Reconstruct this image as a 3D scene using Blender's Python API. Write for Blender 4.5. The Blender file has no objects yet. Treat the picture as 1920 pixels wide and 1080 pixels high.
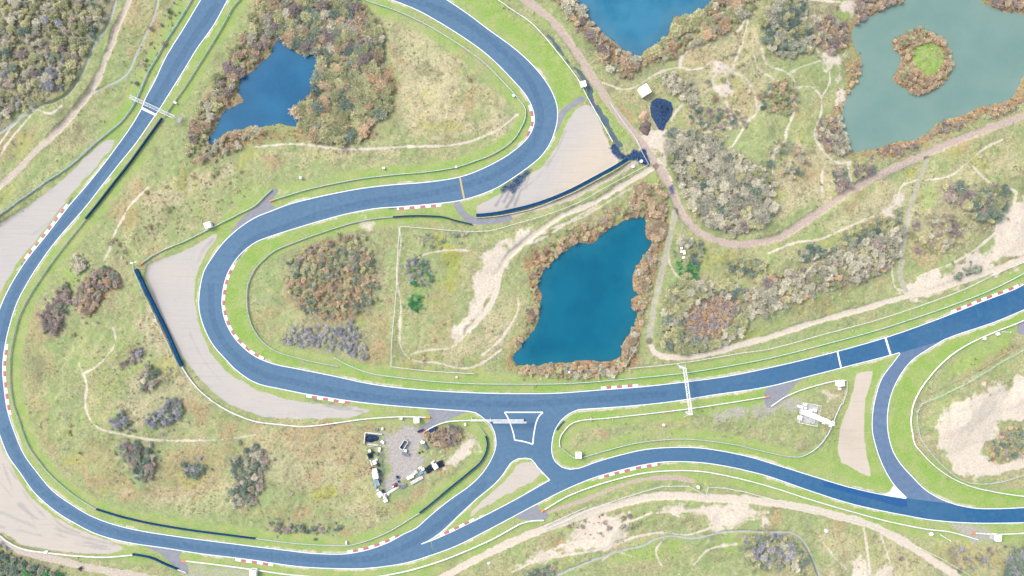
import bpy, math, random
import numpy as np
from bisect import bisect_left
from mathutils.geometry import delaunay_2d_cdt
from mathutils import Vector, Matrix

rng = np.random.default_rng(7)
random.seed(7)
S = 0.25                      # metres per unit of the survey drawing
CX, CY = 960.0, 540.0
HCAM = 320.0
sc = bpy.context.scene
col = sc.collection

def W(px, py, h=0.0):
    """survey coordinates (x right, y down) to metres; h = height of the traced feature"""
    k = S * (1 - h / HCAM)
    return ((px - CX) * k, (CY - py) * k)

def P(pts, h=0.0):
    return np.array([W(a, b, h) for a, b in pts], float)

def catmull(pts, step=2.5, closed=False):
    p = np.asarray(pts, float)
    if len(p) < 3 and not closed:
        n = max(2, int(np.linalg.norm(p[-1] - p[0]) / step) + 1)
        return p[0] + (p[-1] - p[0]) * np.linspace(0, 1, n)[:, None]
    if closed:
        q = np.vstack([p[-1], p, p[0], p[1]])
    else:
        q = np.vstack([2 * p[0] - p[1], p, 2 * p[-1] - p[-2]])
    out = []
    for i in range(1, len(q) - 2):
        a, b, c, d = q[i - 1], q[i], q[i + 1], q[i + 2]
        # centripetal parametrisation
        t0 = 0.0
        t1 = t0 + max(1e-6, np.linalg.norm(b - a)) ** .5
        t2 = t1 + max(1e-6, np.linalg.norm(c - b)) ** .5
        t3 = t2 + max(1e-6, np.linalg.norm(d - c)) ** .5
        n = max(1, int(np.linalg.norm(c - b) / step))
        for k in range(n):
            t = t1 + (t2 - t1) * k / n
            A1 = (t1 - t) / (t1 - t0) * a + (t - t0) / (t1 - t0) * b
            A2 = (t2 - t) / (t2 - t1) * b + (t - t1) / (t2 - t1) * c
            A3 = (t3 - t) / (t3 - t2) * c + (t - t2) / (t3 - t2) * d
            B1 = (t2 - t) / (t2 - t0) * A1 + (t - t0) / (t2 - t0) * A2
            B2 = (t3 - t) / (t3 - t1) * A2 + (t - t1) / (t3 - t1) * A3
            out.append((t2 - t) / (t2 - t1) * B1 + (t - t1) / (t2 - t1) * B2)
    if not closed:
        out.append(p[-1])
    return np.array(out)

def normals(p):
    d = np.gradient(p, axis=0)
    d /= np.maximum(1e-9, np.linalg.norm(d, axis=1))[:, None]
    return np.stack([-d[:, 1], d[:, 0]], 1)      # left of travel

def offset(p, d):
    return p + normals(p) * d

def sstep(a, b, x):
    t = np.clip((x - a) / (b - a), 0, 1)
    return t * t * (3 - 2 * t)

# ---------------------------------------------------------------- survey grid
G = 0.5
xin = np.arange(-262, 262.01, G); yin = np.arange(-157, 157.01, G)
outer = np.array([4, 10, 20, 35, 55, 80, 120, 180, 280, 420, 650, 1000, 1600, 2600, 4000.])
xs = np.concatenate([xin[0] - outer[::-1], xin, xin[-1] + outer])
ys = np.concatenate([yin[0] - outer[::-1], yin, yin[-1] + outer])
NX, NY = len(xs), len(ys)
SH = (NY, NX)

def noise(wl, octs=4, seed=0, rough=0.5):
    out = np.zeros(SH); amp = 1.0; tot = 0
    for o in range(octs):
        r = np.random.default_rng(1000 + seed * 17 + o)
        L = r.random((257, 257)); L[256] = L[0]; L[:, 256] = L[:, 0]
        u = xs / wl + 11.3 * o + seed; v = ys / wl + 5.7 * o
        iu = np.floor(u).astype(int); fu = u - iu; iu %= 256
        iv = np.floor(v).astype(int); fv = v - iv; iv %= 256
        fu = fu * fu * (3 - 2 * fu); fv = fv * fv * (3 - 2 * fv)
        a = L[iv][:, iu]; b = L[iv][:, iu + 1]; c = L[iv + 1][:, iu]; d = L[iv + 1][:, iu + 1]
        top = a + (b - a) * fu[None]; bot = c + (d - c) * fu[None]
        out += amp * (top + (bot - top) * fv[:, None]); tot += amp
        amp *= rough; wl /= 2.03
    return out / tot

def dist_lines(lines, R):
    """distance to a set of polylines, clipped at R"""
    D = np.full(SH, float(R))
    for p in lines:
        for a, b in zip(p[:-1], p[1:]):
            x0, x1 = min(a[0], b[0]) - R, max(a[0], b[0]) + R
            y0, y1 = min(a[1], b[1]) - R, max(a[1], b[1]) + R
            i0, i1 = np.searchsorted(xs, [x0, x1]); j0, j1 = np.searchsorted(ys, [y0, y1])
            if i1 <= i0 or j1 <= j0: continue
            X = xs[None, i0:i1] - a[0]; Y = ys[j0:j1, None] - a[1]
            d = b - a; L2 = max(1e-9, d @ d)
            t = np.clip((X * d[0] + Y * d[1]) / L2, 0, 1)
            q = np.hypot(X - t * d[0], Y - t * d[1])
            v = D[j0:j1, i0:i1]; np.minimum(v, q, out=v)
    return D

def inside(p):
    M = np.zeros(SH, bool)
    q = np.roll(p, -1, 0)
    i1 = np.searchsorted(xs, p[:, 0].max() + 1)
    for a, b in zip(p, q):
        if a[1] == b[1]: continue
        lo, hi = (a, b) if a[1] < b[1] else (b, a)
        j0, j1 = np.searchsorted(ys, [lo[1], hi[1]])
        if j1 <= j0: continue
        xc = lo[0] + (ys[j0:j1] - lo[1]) * (hi[0] - lo[0]) / (hi[1] - lo[1])
        M[j0:j1, :i1] ^= xs[None, :i1] > xc[:, None]
    M[:, i1:] = False
    return M

def sdf(p, R=20.0):
    """signed distance, positive inside"""
    D = dist_lines([np.vstack([p, p[:1]])], R)
    return np.where(inside(p), D, -D)

def pip(p, x, y):
    c = False; j = len(p) - 1
    for i in range(len(p)):
        if (p[i][1] > y) != (p[j][1] > y) and x < (p[j][0] - p[i][0]) * (y - p[i][1]) / (p[j][1] - p[i][1]) + p[i][0]:
            c = not c
        j = i
    return c

def sample(A, x, y):
    i = min(max(int(np.searchsorted(xs, x)) - 1, 0), NX - 2); j = min(max(int(np.searchsorted(ys, y)) - 1, 0), NY - 2)
    fx = (x - xs[i]) / (xs[i + 1] - xs[i]); fy = (y - ys[j]) / (ys[j + 1] - ys[j])
    return float((A[j, i] * (1 - fx) + A[j, i + 1] * fx) * (1 - fy) + (A[j + 1, i] * (1 - fx) + A[j + 1, i + 1] * fx) * fy)

def samples(A, x, y):
    i = np.clip(np.searchsorted(xs, x) - 1, 0, NX - 2); j = np.clip(np.searchsorted(ys, y) - 1, 0, NY - 2)
    fx = (x - xs[i]) / (xs[i + 1] - xs[i]); fy = (y - ys[j]) / (ys[j + 1] - ys[j])
    return (A[j, i] * (1 - fx) + A[j, i + 1] * fx) * (1 - fy) + (A[j + 1, i] * (1 - fx) + A[j + 1, i + 1] * fx) * fy

# ---------------------------------------------------------------- objects
def tag(o, label=None, cat=None, group=None, kind=None):
    if label: o['label'] = label
    if cat: o['category'] = cat
    if group: o['group'] = group
    if kind: o['kind'] = kind
    return o

def empty(name, loc, rz=0.0):
    o = bpy.data.objects.new(name, None); col.objects.link(o)
    o.location = loc; o.rotation_euler = (0, 0, rz); o.empty_display_size = .3
    return o

def np_mesh(name, V, F, mats, midx=None, smooth=False, attrs=None):
    """V (n,3); F (m,3) or (m,4) array"""
    me = bpy.data.meshes.new(name)
    V = np.asarray(V, np.float32); F = np.asarray(F, np.int32); k = F.shape[1]
    me.vertices.add(len(V)); me.vertices.foreach_set('co', V.ravel())
    me.loops.add(F.size); me.loops.foreach_set('vertex_index', F.ravel())
    me.polygons.add(len(F))
    me.polygons.foreach_set('loop_start', np.arange(0, F.size, k, dtype=np.int32))
    for m in mats: me.materials.append(m)
    if midx is not None: me.polygons.foreach_set('material_index', np.asarray(midx, np.int32))
    me.polygons.foreach_set('use_smooth', np.full(len(F), smooth))
    for nm, dom, typ, arr in attrs or ():
        a = me.attributes.new(nm, typ, dom)
        a.data.foreach_set('color' if typ == 'FLOAT_COLOR' else 'value', np.asarray(arr, np.float32).ravel())
    me.update(calc_edges=True)
    return me

class MB:
    """collects boxes, bars and sweeps; build() links them as ONE mesh object"""
    def __init__(s): s.v = []; s.f = []; s.m = []
    def add(s, vs, fs, m=0):
        n = len(s.v); s.v += [tuple(map(float, a)) for a in vs]; s.f += [tuple(n + i for i in f) for f in fs]; s.m += [m] * len(fs)
    def box(s, c, size, rz=0, m=0, taper=1.0, top_shift=(0, 0), bev=0.0):
        hx, hy, hz = size[0] / 2, size[1] / 2, size[2] / 2
        ca, sa = math.cos(rz), math.sin(rz)
        rings = []
        b = min(bev, hx * .45, hy * .45, hz * .45)
        levels = [(-hz, 1, b), (-hz + b, 1, 0), (hz - b, taper, 0), (hz, taper, b)] if b else [(-hz, 1, 0), (hz, taper, 0)]
        for z, t, inn in levels:
            ring = []
            u = (z + hz) / (2 * hz)
            for x, y in ((-hx, -hy), (hx, -hy), (hx, hy), (-hx, hy)):
                x = x * t; y = y * t
                x -= math.copysign(inn, x); y -= math.copysign(inn, y)
                x += top_shift[0] * u; y += top_shift[1] * u
                ring.append((c[0] + x * ca - y * sa, c[1] + x * sa + y * ca, c[2] + z))
            rings.append(ring)
        vs = [p for r in rings for p in r]; fs = [(3, 2, 1, 0)]
        for k in range(len(rings) - 1):
            for i in range(4):
                j = (i + 1) % 4
                fs.append((4 * k + i, 4 * k + j, 4 * k + 4 + j, 4 * k + 4 + i))
        n = 4 * (len(rings) - 1); fs.append((n, n + 1, n + 2, n + 3))
        s.add(vs, fs, m)
    def bar(s, a, b, r0, r1=None, n=4, m=0):
        a = Vector(a); b = Vector(b); d = (b - a)
        if d.length < 1e-6: return
        d.normalize(); u = d.orthogonal().normalized(); w = d.cross(u)
        r1 = r0 if r1 is None else r1
        vs = []
        for c, r in ((a, r0), (b, r1)):
            for i in range(n):
                t = 2 * math.pi * (i + .5) / n
                vs.append(c + (u * math.cos(t) + w * math.sin(t)) * r)
        fs = [tuple(range(n))[::-1], tuple(range(n, 2 * n))] + [(i, (i + 1) % n, n + (i + 1) % n, n + i) for i in range(n)]
        s.add(vs, fs, m)
    def lathe(s, c, prof, n=20, m=0):
        vs = []
        for r, z in prof:
            for i in range(n):
                t = 2 * math.pi * i / n
                vs.append((c[0] + r * math.cos(t), c[1] + r * math.sin(t), c[2] + z))
        fs = []
        for k in range(len(prof) - 1):
            for i in range(n):
                j = (i + 1) % n
                fs.append((k * n + i, k * n + j, k * n + n + j, k * n + n + i))
        if prof[0][0] > 1e-4: fs.append(tuple(range(n))[::-1])
        q = (len(prof) - 1) * n; fs.append(tuple(range(q, q + n)))
        s.add(vs, fs, m)
    def torus(s, c, R, r, axis='z', n=14, k=6, m=0, rz=0.0):
        vs = []
        for i in range(n):
            t = 2 * math.pi * i / n
            for j in range(k):
                u = 2 * math.pi * j / k
                rr = R + r * math.cos(u)
                p = (rr * math.cos(t), rr * math.sin(t), r * math.sin(u))
                if axis == 'y': p = (p[0], p[2], p[1])
                x, y = p[0] * math.cos(rz) - p[1] * math.sin(rz), p[0] * math.sin(rz) + p[1] * math.cos(rz)
                vs.append((c[0] + x, c[1] + y, c[2] + p[2]))
        fs = [(i * k + j, ((i + 1) % n) * k + j, ((i + 1) % n) * k + (j + 1) % k, i * k + (j + 1) % k) for i in range(n) for j in range(k)]
        s.add(vs, fs, m)
    def sweep(s, path, prof, closed=True, m=0, z=None, mfun=None, caps=True):
        """prof: (lateral, height) points; path (n,2), z array"""
        nn = normals(path); k = 0; vs = []
        for i, (p, q) in enumerate(zip(path, nn)):
            zz = 0 if z is None else z[i]
            pr = prof(i) if callable(prof) else prof
            k = len(pr)
            for a, h in pr: vs.append((p[0] + q[0] * a, p[1] + q[1] * a, zz + h))
        n0 = len(s.v); s.v += vs
        for i in range(len(path) - 1):
            for j in range(k if closed else k - 1):
                jj = (j + 1) % k
                s.f.append((n0 + i * k + j, n0 + i * k + jj, n0 + (i + 1) * k + jj, n0 + (i + 1) * k + j))
                s.m.append(mfun(i) if mfun else m)
        if closed and caps:
            s.f.append(tuple(n0 + j for j in range(k))); s.m.append(mfun(0) if mfun else m)
            q = n0 + (len(path) - 1) * k
            s.f.append(tuple(q + j for j in range(k))[::-1]); s.m.append(mfun(len(path) - 2) if mfun else m)
    def mesh(s, name, mats):
        me = bpy.data.meshes.new(name); me.from_pydata(s.v, [], s.f)
        for m in (mats if isinstance(mats, (list, tuple)) else [mats]): me.materials.append(m)
        me.polygons.foreach_set('material_index', s.m); me.update()
        import bmesh
        bm = bmesh.new(); bm.from_mesh(me); bmesh.ops.recalc_face_normals(bm, faces=bm.faces[:]); bm.to_mesh(me); bm.free()
        return me
    def build(s, name, mats, parent=None, loc=None, rz=0.0):
        o = bpy.data.objects.new(name, s.mesh(name, mats)); col.objects.link(o)
        if parent: o.parent = parent
        if loc is not None: o.location = loc
        o.rotation_euler = (0, 0, rz)
        return o

# ---------------------------------------------------------------- materials
K = 2.2
def lin(c): c /= 255.0; return c / 12.92 if c <= .04045 else ((c + .055) / 1.055) ** 2.4
def A(r, g, b, k=1.0):
    """albedo of a surface whose daylight appearance is this sRGB colour"""
    return tuple(min(.9, lin(v) / K * k) for v in (r, g, b)) + (1,)

class NT:
    def __init__(s, name):
        s.mat = bpy.data.materials.new(name); s.mat.use_nodes = True
        s.t = s.mat.node_tree; s.b = s.t.nodes['Principled BSDF']
        s.b.inputs['Specular IOR Level'].default_value = .2
        s.pos = s.t.nodes.new('ShaderNodeNewGeometry').outputs['Position']
    def n(s, t, **kw):
        o = s.t.nodes.new(t)
        for k, v in kw.items(): setattr(o, k, v)
        return o
    def put(s, sock, v):
        if hasattr(v, 'is_output'): s.t.links.new(v, sock)
        else: sock.default_value = v
    def noise(s, scale, detail=3, rough=.55, dist=0, vec=None):
        o = s.n('ShaderNodeTexNoise'); o.inputs['Scale'].default_value = scale
        o.inputs['Detail'].default_value = detail; o.inputs['Roughness'].default_value = rough
        o.inputs['Distortion'].default_value = dist
        s.t.links.new(vec or s.pos, o.inputs['Vector']); return o.outputs['Fac']
    def math(s, op, a, b=0.0, c=0.0, clamp=False):
        o = s.n('ShaderNodeMath', operation=op, use_clamp=clamp)
        for i, v in enumerate((a, b, c)): s.put(o.inputs[i], v)
        return o.outputs[0]
    def mix(s, f, a, b):
        o = s.n('ShaderNodeMix', data_type='RGBA'); s.put(o.inputs[0], f); s.put(o.inputs[6], a); s.put(o.inputs[7], b)
        return o.outputs[2]
    def ramp(s, v, lo, hi):
        o = s.n('ShaderNodeMapRange', interpolation_type='SMOOTHSTEP'); s.put(o.inputs[0], v)
        o.inputs[1].default_value = lo; o.inputs[2].default_value = hi
        return o.outputs[0]
    def attr(s, name):
        o = s.n('ShaderNodeAttribute', attribute_name=name); return o
    def bump(s, h, strength=.4, dist=.1):
        o = s.n('ShaderNodeBump'); o.inputs['Strength'].default_value = strength; o.inputs['Distance'].default_value = dist
        s.t.links.new(h, o.inputs['Height']); s.t.links.new(o.outputs[0], s.b.inputs['Normal'])
    def done(s, colr, rough=.9):
        s.put(s.b.inputs['Base Color'], colr); s.put(s.b.inputs['Roughness'], rough)
        return s.mat

def plain(name, c1, c2=None, scale=3.0, rough=.7, metal=0.0, spec=.3):
    t = NT(name); n = t.noise(scale, 4, .6)
    c2 = c2 or tuple(v * .82 for v in c1[:3]) + (1,)
    t.b.inputs['Metallic'].default_value = metal; t.b.inputs['Specular IOR Level'].default_value = spec
    return t.done(t.mix(t.ramp(n, .3, .7), c1, c2), rough)
# ---------------------------------------------------------------- survey: track edges
T1_OUT = [(470,-152),(395,-32),(375,0),(347,47),(310,107),(290,150),(271,186),(265,202),(246,235),(222,269),(190,312),(160,349),(129,385),(88,438),(46,491),(16,540),(0,575),(-14,620),(-22,670),(-22,725),(-12,780),(0,820),(15,856),(37,887),(60,920),(82,942),(110,964),(140,982),(175,1000),(212,1012),(250,1020),(312,1029),(375,1039),(442,1047),(480,1052),(512,1057),(567,1064),(630,1067),(680,1067),(730,1062),(767,1055),(812,1041),(855,1025),(905,1000),(960,971),(1007,946),(1060,919),(1100,902),(1122,894),(1170,881),(1210,872),(1247,867),(1310,868),(1360,875),(1410,886),(1440,894),(1515,920),(1590,944),(1640,956),(1690,966),(1740,975),(1790,980),(1840,982),(1920,981),(1990,978),(2150,962)]
T1_IN = [(523,-152),(448,-32),(428,0),(402,47),(370,92),(347,130),(322,170),(300,205),(287,224),(255,270),(225,307),(195,345),(160,390),(125,430),(100,460),(70,502),(47,540),(32,570),(20,607),(11,645),(6,690),(9,730),(15,770),(28,810),(45,850),(70,885),(100,920),(130,942),(170,966),(212,982),(262,994),(325,1004),(400,1014),(480,1024),(530,1030),(580,1036),(630,1038),(652,1037),(692,1029),(730,1015),(757,1000),(780,989),(805,967),(842,937),(880,910),(905,885),(922,857),(929,835),(926,810),(920,797),(907,786),(892,775),(878,772)]
T2_OUT = [(560,-110),(775,-38),(840,0),(880,27),(917,55),(960,86),(990,112),(1017,142),(1035,170),(1045,197),(1046,225),(1040,250),(1032,270),(1015,294),(990,315),(960,336),(930,354),(892,369),(862,377),(827,382),(745,389),(705,392),(655,401),(605,414),(555,429),(505,445),(480,455),(455,474),(437,496),(425,520),(419,545),(417,568),(422,597),(435,625),(455,649),(480,668),(512,681),(555,690),(630,705),(680,716),(730,724),(780,729),(855,734),(960,737),(1047,736),(1127,730),(1205,724),(1285,715),(1360,705),(1440,689),(1565,659),(1660,632),(1727,609),(1785,587),(1840,565),(1905,540),(1920,532),(1990,498),(2150,415)]
T2_IN = [(470,-75),(655,-22),(731,0),(780,19),(817,39),(867,70),(905,97),(930,119),(960,150),(982,175),(995,197),(1001,220),(999,238),(990,256),(977,270),(960,284),(942,296),(905,315),(865,330),(805,340),(730,346),(680,352),(630,361),(580,372),(542,382),(505,396),(480,406),(450,425),(420,452),(397,482),(382,507),(374,540),(372,577),(380,610),(397,645),(420,672),(445,697),(480,719),(530,731),(575,740),(665,754),(730,761),(805,767),(878,772)]
ST_LOW = [(1085,769),(1185,762),(1260,754),(1335,742),(1440,726),(1515,707),(1577,691),(1670,667),(1687,662)]
ST_LOW2 = [(1772,637),(1802,626),(1865,605),(1920,582),(1990,552),(2150,470)]
JR = [(1085,769),(1067,777),(1052,790),(1041,808),(1036,830),(1036,850),(1042,865),(1054,875),(1070,879)]
LOW_IN = [(1070,879),(1085,877),(1122,864),(1172,850),(1210,842),(1260,838),(1310,839),(1360,846),(1410,857),(1440,866),(1540,897),(1590,912),(1657,927),(1699,934)]
LOW_IN2 = [(1795,946),(1827,952),(1865,953),(1920,951),(1990,948),(2150,932)]
LINK_L = [(1687,662),(1672,682),(1652,710),(1640,747),(1635,777),(1635,810),(1642,840),(1655,875),(1675,909),(1699,934)]
LINK_R = [(1772,637),(1740,656),(1710,677),(1687,707),(1672,740),(1665,777),(1666,810),(1675,845),(1690,870),(1710,892),(1735,917),(1765,935),(1795,946)]
ISL_L = [(790,1020),(807,1012),(830,995),(867,960),(892,937),(930,905),(945,887),(957,869),(972,860),(985,859),(996,861),(1008,876),(1031,900)]
ISL_B = [(1031,900),(960,940),(890,976),(820,1009),(790,1020)]

AX = [[(1440,726),(1432,748),(1440,765),(1460,752),(1480,735),(1497,716),(1515,707)],
      [(800,768),(806,780),(804,790),(788,800),(783,806),(786,812),(800,806),(820,796),(845,786),(868,776),(878,772)],
      [(432,440),(445,418),(462,402),(480,388),(497,372),(510,356),(519,353),(521,359),(512,372),(508,382),(520,390),(505,396),(480,406),(450,425)],
      [(1048,213),(1070,193),(1092,180),(1097,187),(1080,198),(1062,212),(1048,240),(1040,252)],
      [(851,380),(858,398),(872,412),(889,420),(930,419),(960,412),(958,404),(925,410),(893,408),(874,398),(866,385),(862,378)],
      [(270,1023),(300,1038),(318,1055),(334,1068),(352,1074),(352,1062),(342,1052),(335,1043),(342,1034),(312,1029)],
      [(966,969),(985,975),(1005,978),(1026,972),(1028,964),(1012,955),(1007,946)],
      [(1912,603),(1930,598),(1930,618),(1918,628),(1908,624)]]

# ---------------------------------------------------------------- water
POND_A = [(520,72),(532,80),(537,90),(552,95),(570,103),(590,98),(603,108),(600,118),(592,135),(590,150),(590,165),(575,180),(562,192),(550,205),(553,215),(562,225),(553,237),(540,235),(525,232),(500,236),(485,240),(470,236),(450,242),(430,246),(410,258),(395,274),(390,264),(398,247),(410,225),(422,205),(445,195),(456,190),(451,180),(441,172),(448,160),(452,148),(470,135),(485,120),(500,110),(509,98),(514,83)]
POND_B = [(1060,-60),(1070,-2),(1090,20),(1105,35),(1120,55),(1140,70),(1160,85),(1175,97),(1187,107),(1197,108),(1210,97),(1225,84),(1245,72),(1256,60),(1258,46),(1264,34),(1290,29),(1310,20),(1330,8),(1345,-60)]
POND_C = [(1192,407),(1210,406),(1213,425),(1211,445),(1223,453),(1217,467),(1202,487),(1192,507),(1186,537),(1188,545),(1200,552),(1186,562),(1185,577),(1194,588),(1190,610),(1177,630),(1166,650),(1167,667),(1145,676),(1120,678),(1085,676),(1060,680),(1005,685),(966,684),(962,675),(970,657),(987,635),(1005,610),(1012,575),(1014,552),(1010,535),(1017,510),(1042,485),(1070,463),(1082,456),(1110,455),(1130,440),(1150,425),(1175,412)]
POND_D = [(1700,-50),(1690,5),(1660,14),(1637,27),(1612,41),(1600,55),(1596,72),(1601,88),(1612,102),(1615,122),(1610,147),(1595,170),(1585,190),(1580,215),(1580,240),(1588,262),(1600,286),(1615,285),(1640,280),(1665,272),(1690,267),(1720,262),(1742,247),(1765,228),(1807,215),(1840,202),(1877,192),(1900,183),(1912,162),(1922,140),(1965,100),(1965,40),(1920,26),(1890,23),(1870,17),(1850,8),(1838,0),(1825,-50)]
ISLE = [(1672,78),(1690,66),(1722,54),(1745,58),(1768,72),(1780,92),(1783,117),(1778,145),(1760,164),(1735,176),(1712,178),(1703,167),(1688,160),(1676,148),(1684,132),(1688,120),(1690,108),(1678,92)]
ISLE_G = [(1715,90),(1742,84),(1766,92),(1768,114),(1757,134),(1741,142),(1724,130),(1712,112)]
DITCH = [(1020,62),(1030,66),(1046,84),(1062,108),(1078,124),(1094,136),(1104,152),(1112,175),(1120,196),(1134,218),(1148,242),(1160,262),(1166,274),(1158,276),(1146,256),(1132,232),(1118,208),(1104,190),(1100,172),(1094,150),(1082,134),(1066,118),(1048,96),(1034,76)]

# ---------------------------------------------------------------- gravel, roads of dirt, sand
TRAPS = [('left', [(215,262),(200,264),(178,280),(150,305),(110,343),(60,382),(0,422),(-40,450),(-40,620),(-8,560),(12,525),(42,481),(84,430),(124,378),(155,340),(185,305),(212,272)]),
 ('bottom', [(-40,800),(-8,820),(8,852),(30,890),(54,926),(78,950),(108,972),(140,990),(178,1006),(215,1019),(230,1028),(205,1038),(150,1038),(90,1030),(40,1020),(10,1000),(-40,985)]),
 ('hairpin', [(408,438),(350,468),(300,487),(280,498),(275,516),(285,555),(305,605),(333,655),(372,705),(422,752),(475,775),(530,784),(600,785),(665,780),(690,770),(640,761),(560,752),(500,737),(450,713),(412,683),(386,643),(370,600),(365,560),(369,515),(384,480),(402,452)]),
 ('upper', [(1106,197),(1080,205),(1063,232),(1052,258),(1035,290),(1012,314),(985,334),(955,354),(925,372),(895,388),(893,399),(930,397),(975,390),(1040,370),(1105,337),(1158,305),(1152,290),(1130,243)]),
 ('island', [(984,867),(1000,869),(1013,889),(958,923),(915,947),(882,968),(885,958),(920,925),(955,893),(968,873)]),
 ('right', [(1606,702),(1634,697),(1630,725),(1622,760),(1620,810),(1623,852),(1632,893),(1612,885),(1578,865),(1572,845),(1574,810),(1582,785),(1592,755),(1600,722)])]
# (name, points, width px, mask)
ROADS = [
 ('dirt_road', [(250,-30),(243,0),(232,30),(215,70),(200,110),(185,150),(172,172),(158,192),(130,225),(100,255),(82,270),(60,290),(30,322),(0,350),(-40,390)], 11, 'dirt'),
 ('dirt_road', [(950,-30),(985,0),(1010,20),(1033,37),(1057,65),(1080,100),(1105,135),(1127,170),(1150,205),(1175,235),(1198,262),(1215,285),(1232,312),(1250,340),(1262,365),(1272,390),(1288,415),(1312,436),(1340,450),(1380,458),(1420,455),(1460,445),(1500,421),(1540,395),(1580,366),(1620,342),(1660,322),(1700,305),(1740,287),(1790,265),(1850,243),(1920,218),(1980,200)], 14, 'pink'),
 ('gravel_road', [(1266,395),(1258,430),(1250,470),(1241,510),(1232,545),(1225,580),(1219,612),(1218,640)], 11, 'pale'),
 ('sand_road', [(1218,640),(1222,655),(1238,667),(1265,670),(1300,669),(1340,660),(1400,643),(1450,630),(1500,612),(1560,595),(1620,579),(1680,561),(1740,547),(1800,528),(1860,508),(1920,486),(1990,460)], 10, 'sand'),
 ('sand_road', [(1230,312),(1200,330),(1160,352),(1110,382),(1060,402),(1028,422),(1000,442),(965,470),(947,490),(937,515),(930,545),(918,575),(900,598),(875,620)], 9, 'sand'),
 ('service_track', [(1190,305),(1160,325),(1110,352),(1060,375),(1010,390),(960,405),(920,414),(890,418)], 7, 'dirt'),
 ('sand_road', [(790,1110),(850,1072),(900,1045),(940,1026),(985,1005),(1040,984),(1100,964),(1160,945),(1220,932),(1270,929),(1330,934),(1400,936),(1440,942),(1500,950),(1560,965),(1620,980),(1660,998),(1700,1020),(1740,1046),(1790,1078),(1830,1110)], 14, 'sand'),
 ('gravel_road', [(1738,297),(1727,330),(1714,365),(1704,400),(1697,440),(1691,480),(1689,520),(1700,545)], 9, 'pale'),
 ('sand_road', [(-40,985),(0,1010),(20,1024),(60,1040),(110,1050),(150,1060),(200,1070),(260,1080),(330,1096)], 13, 'dirt'),
 ('dirt_road', [(1022,962),(1060,950),(1100,936),(1150,915),(1200,900),(1260,895),(1300,902)], 7, 'pink'),
 ('quarry_track', [(1930,868),(1890,875),(1860,885),(1840,880),(1820,862),(1812,840)], 12, 'sand'),
]
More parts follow.
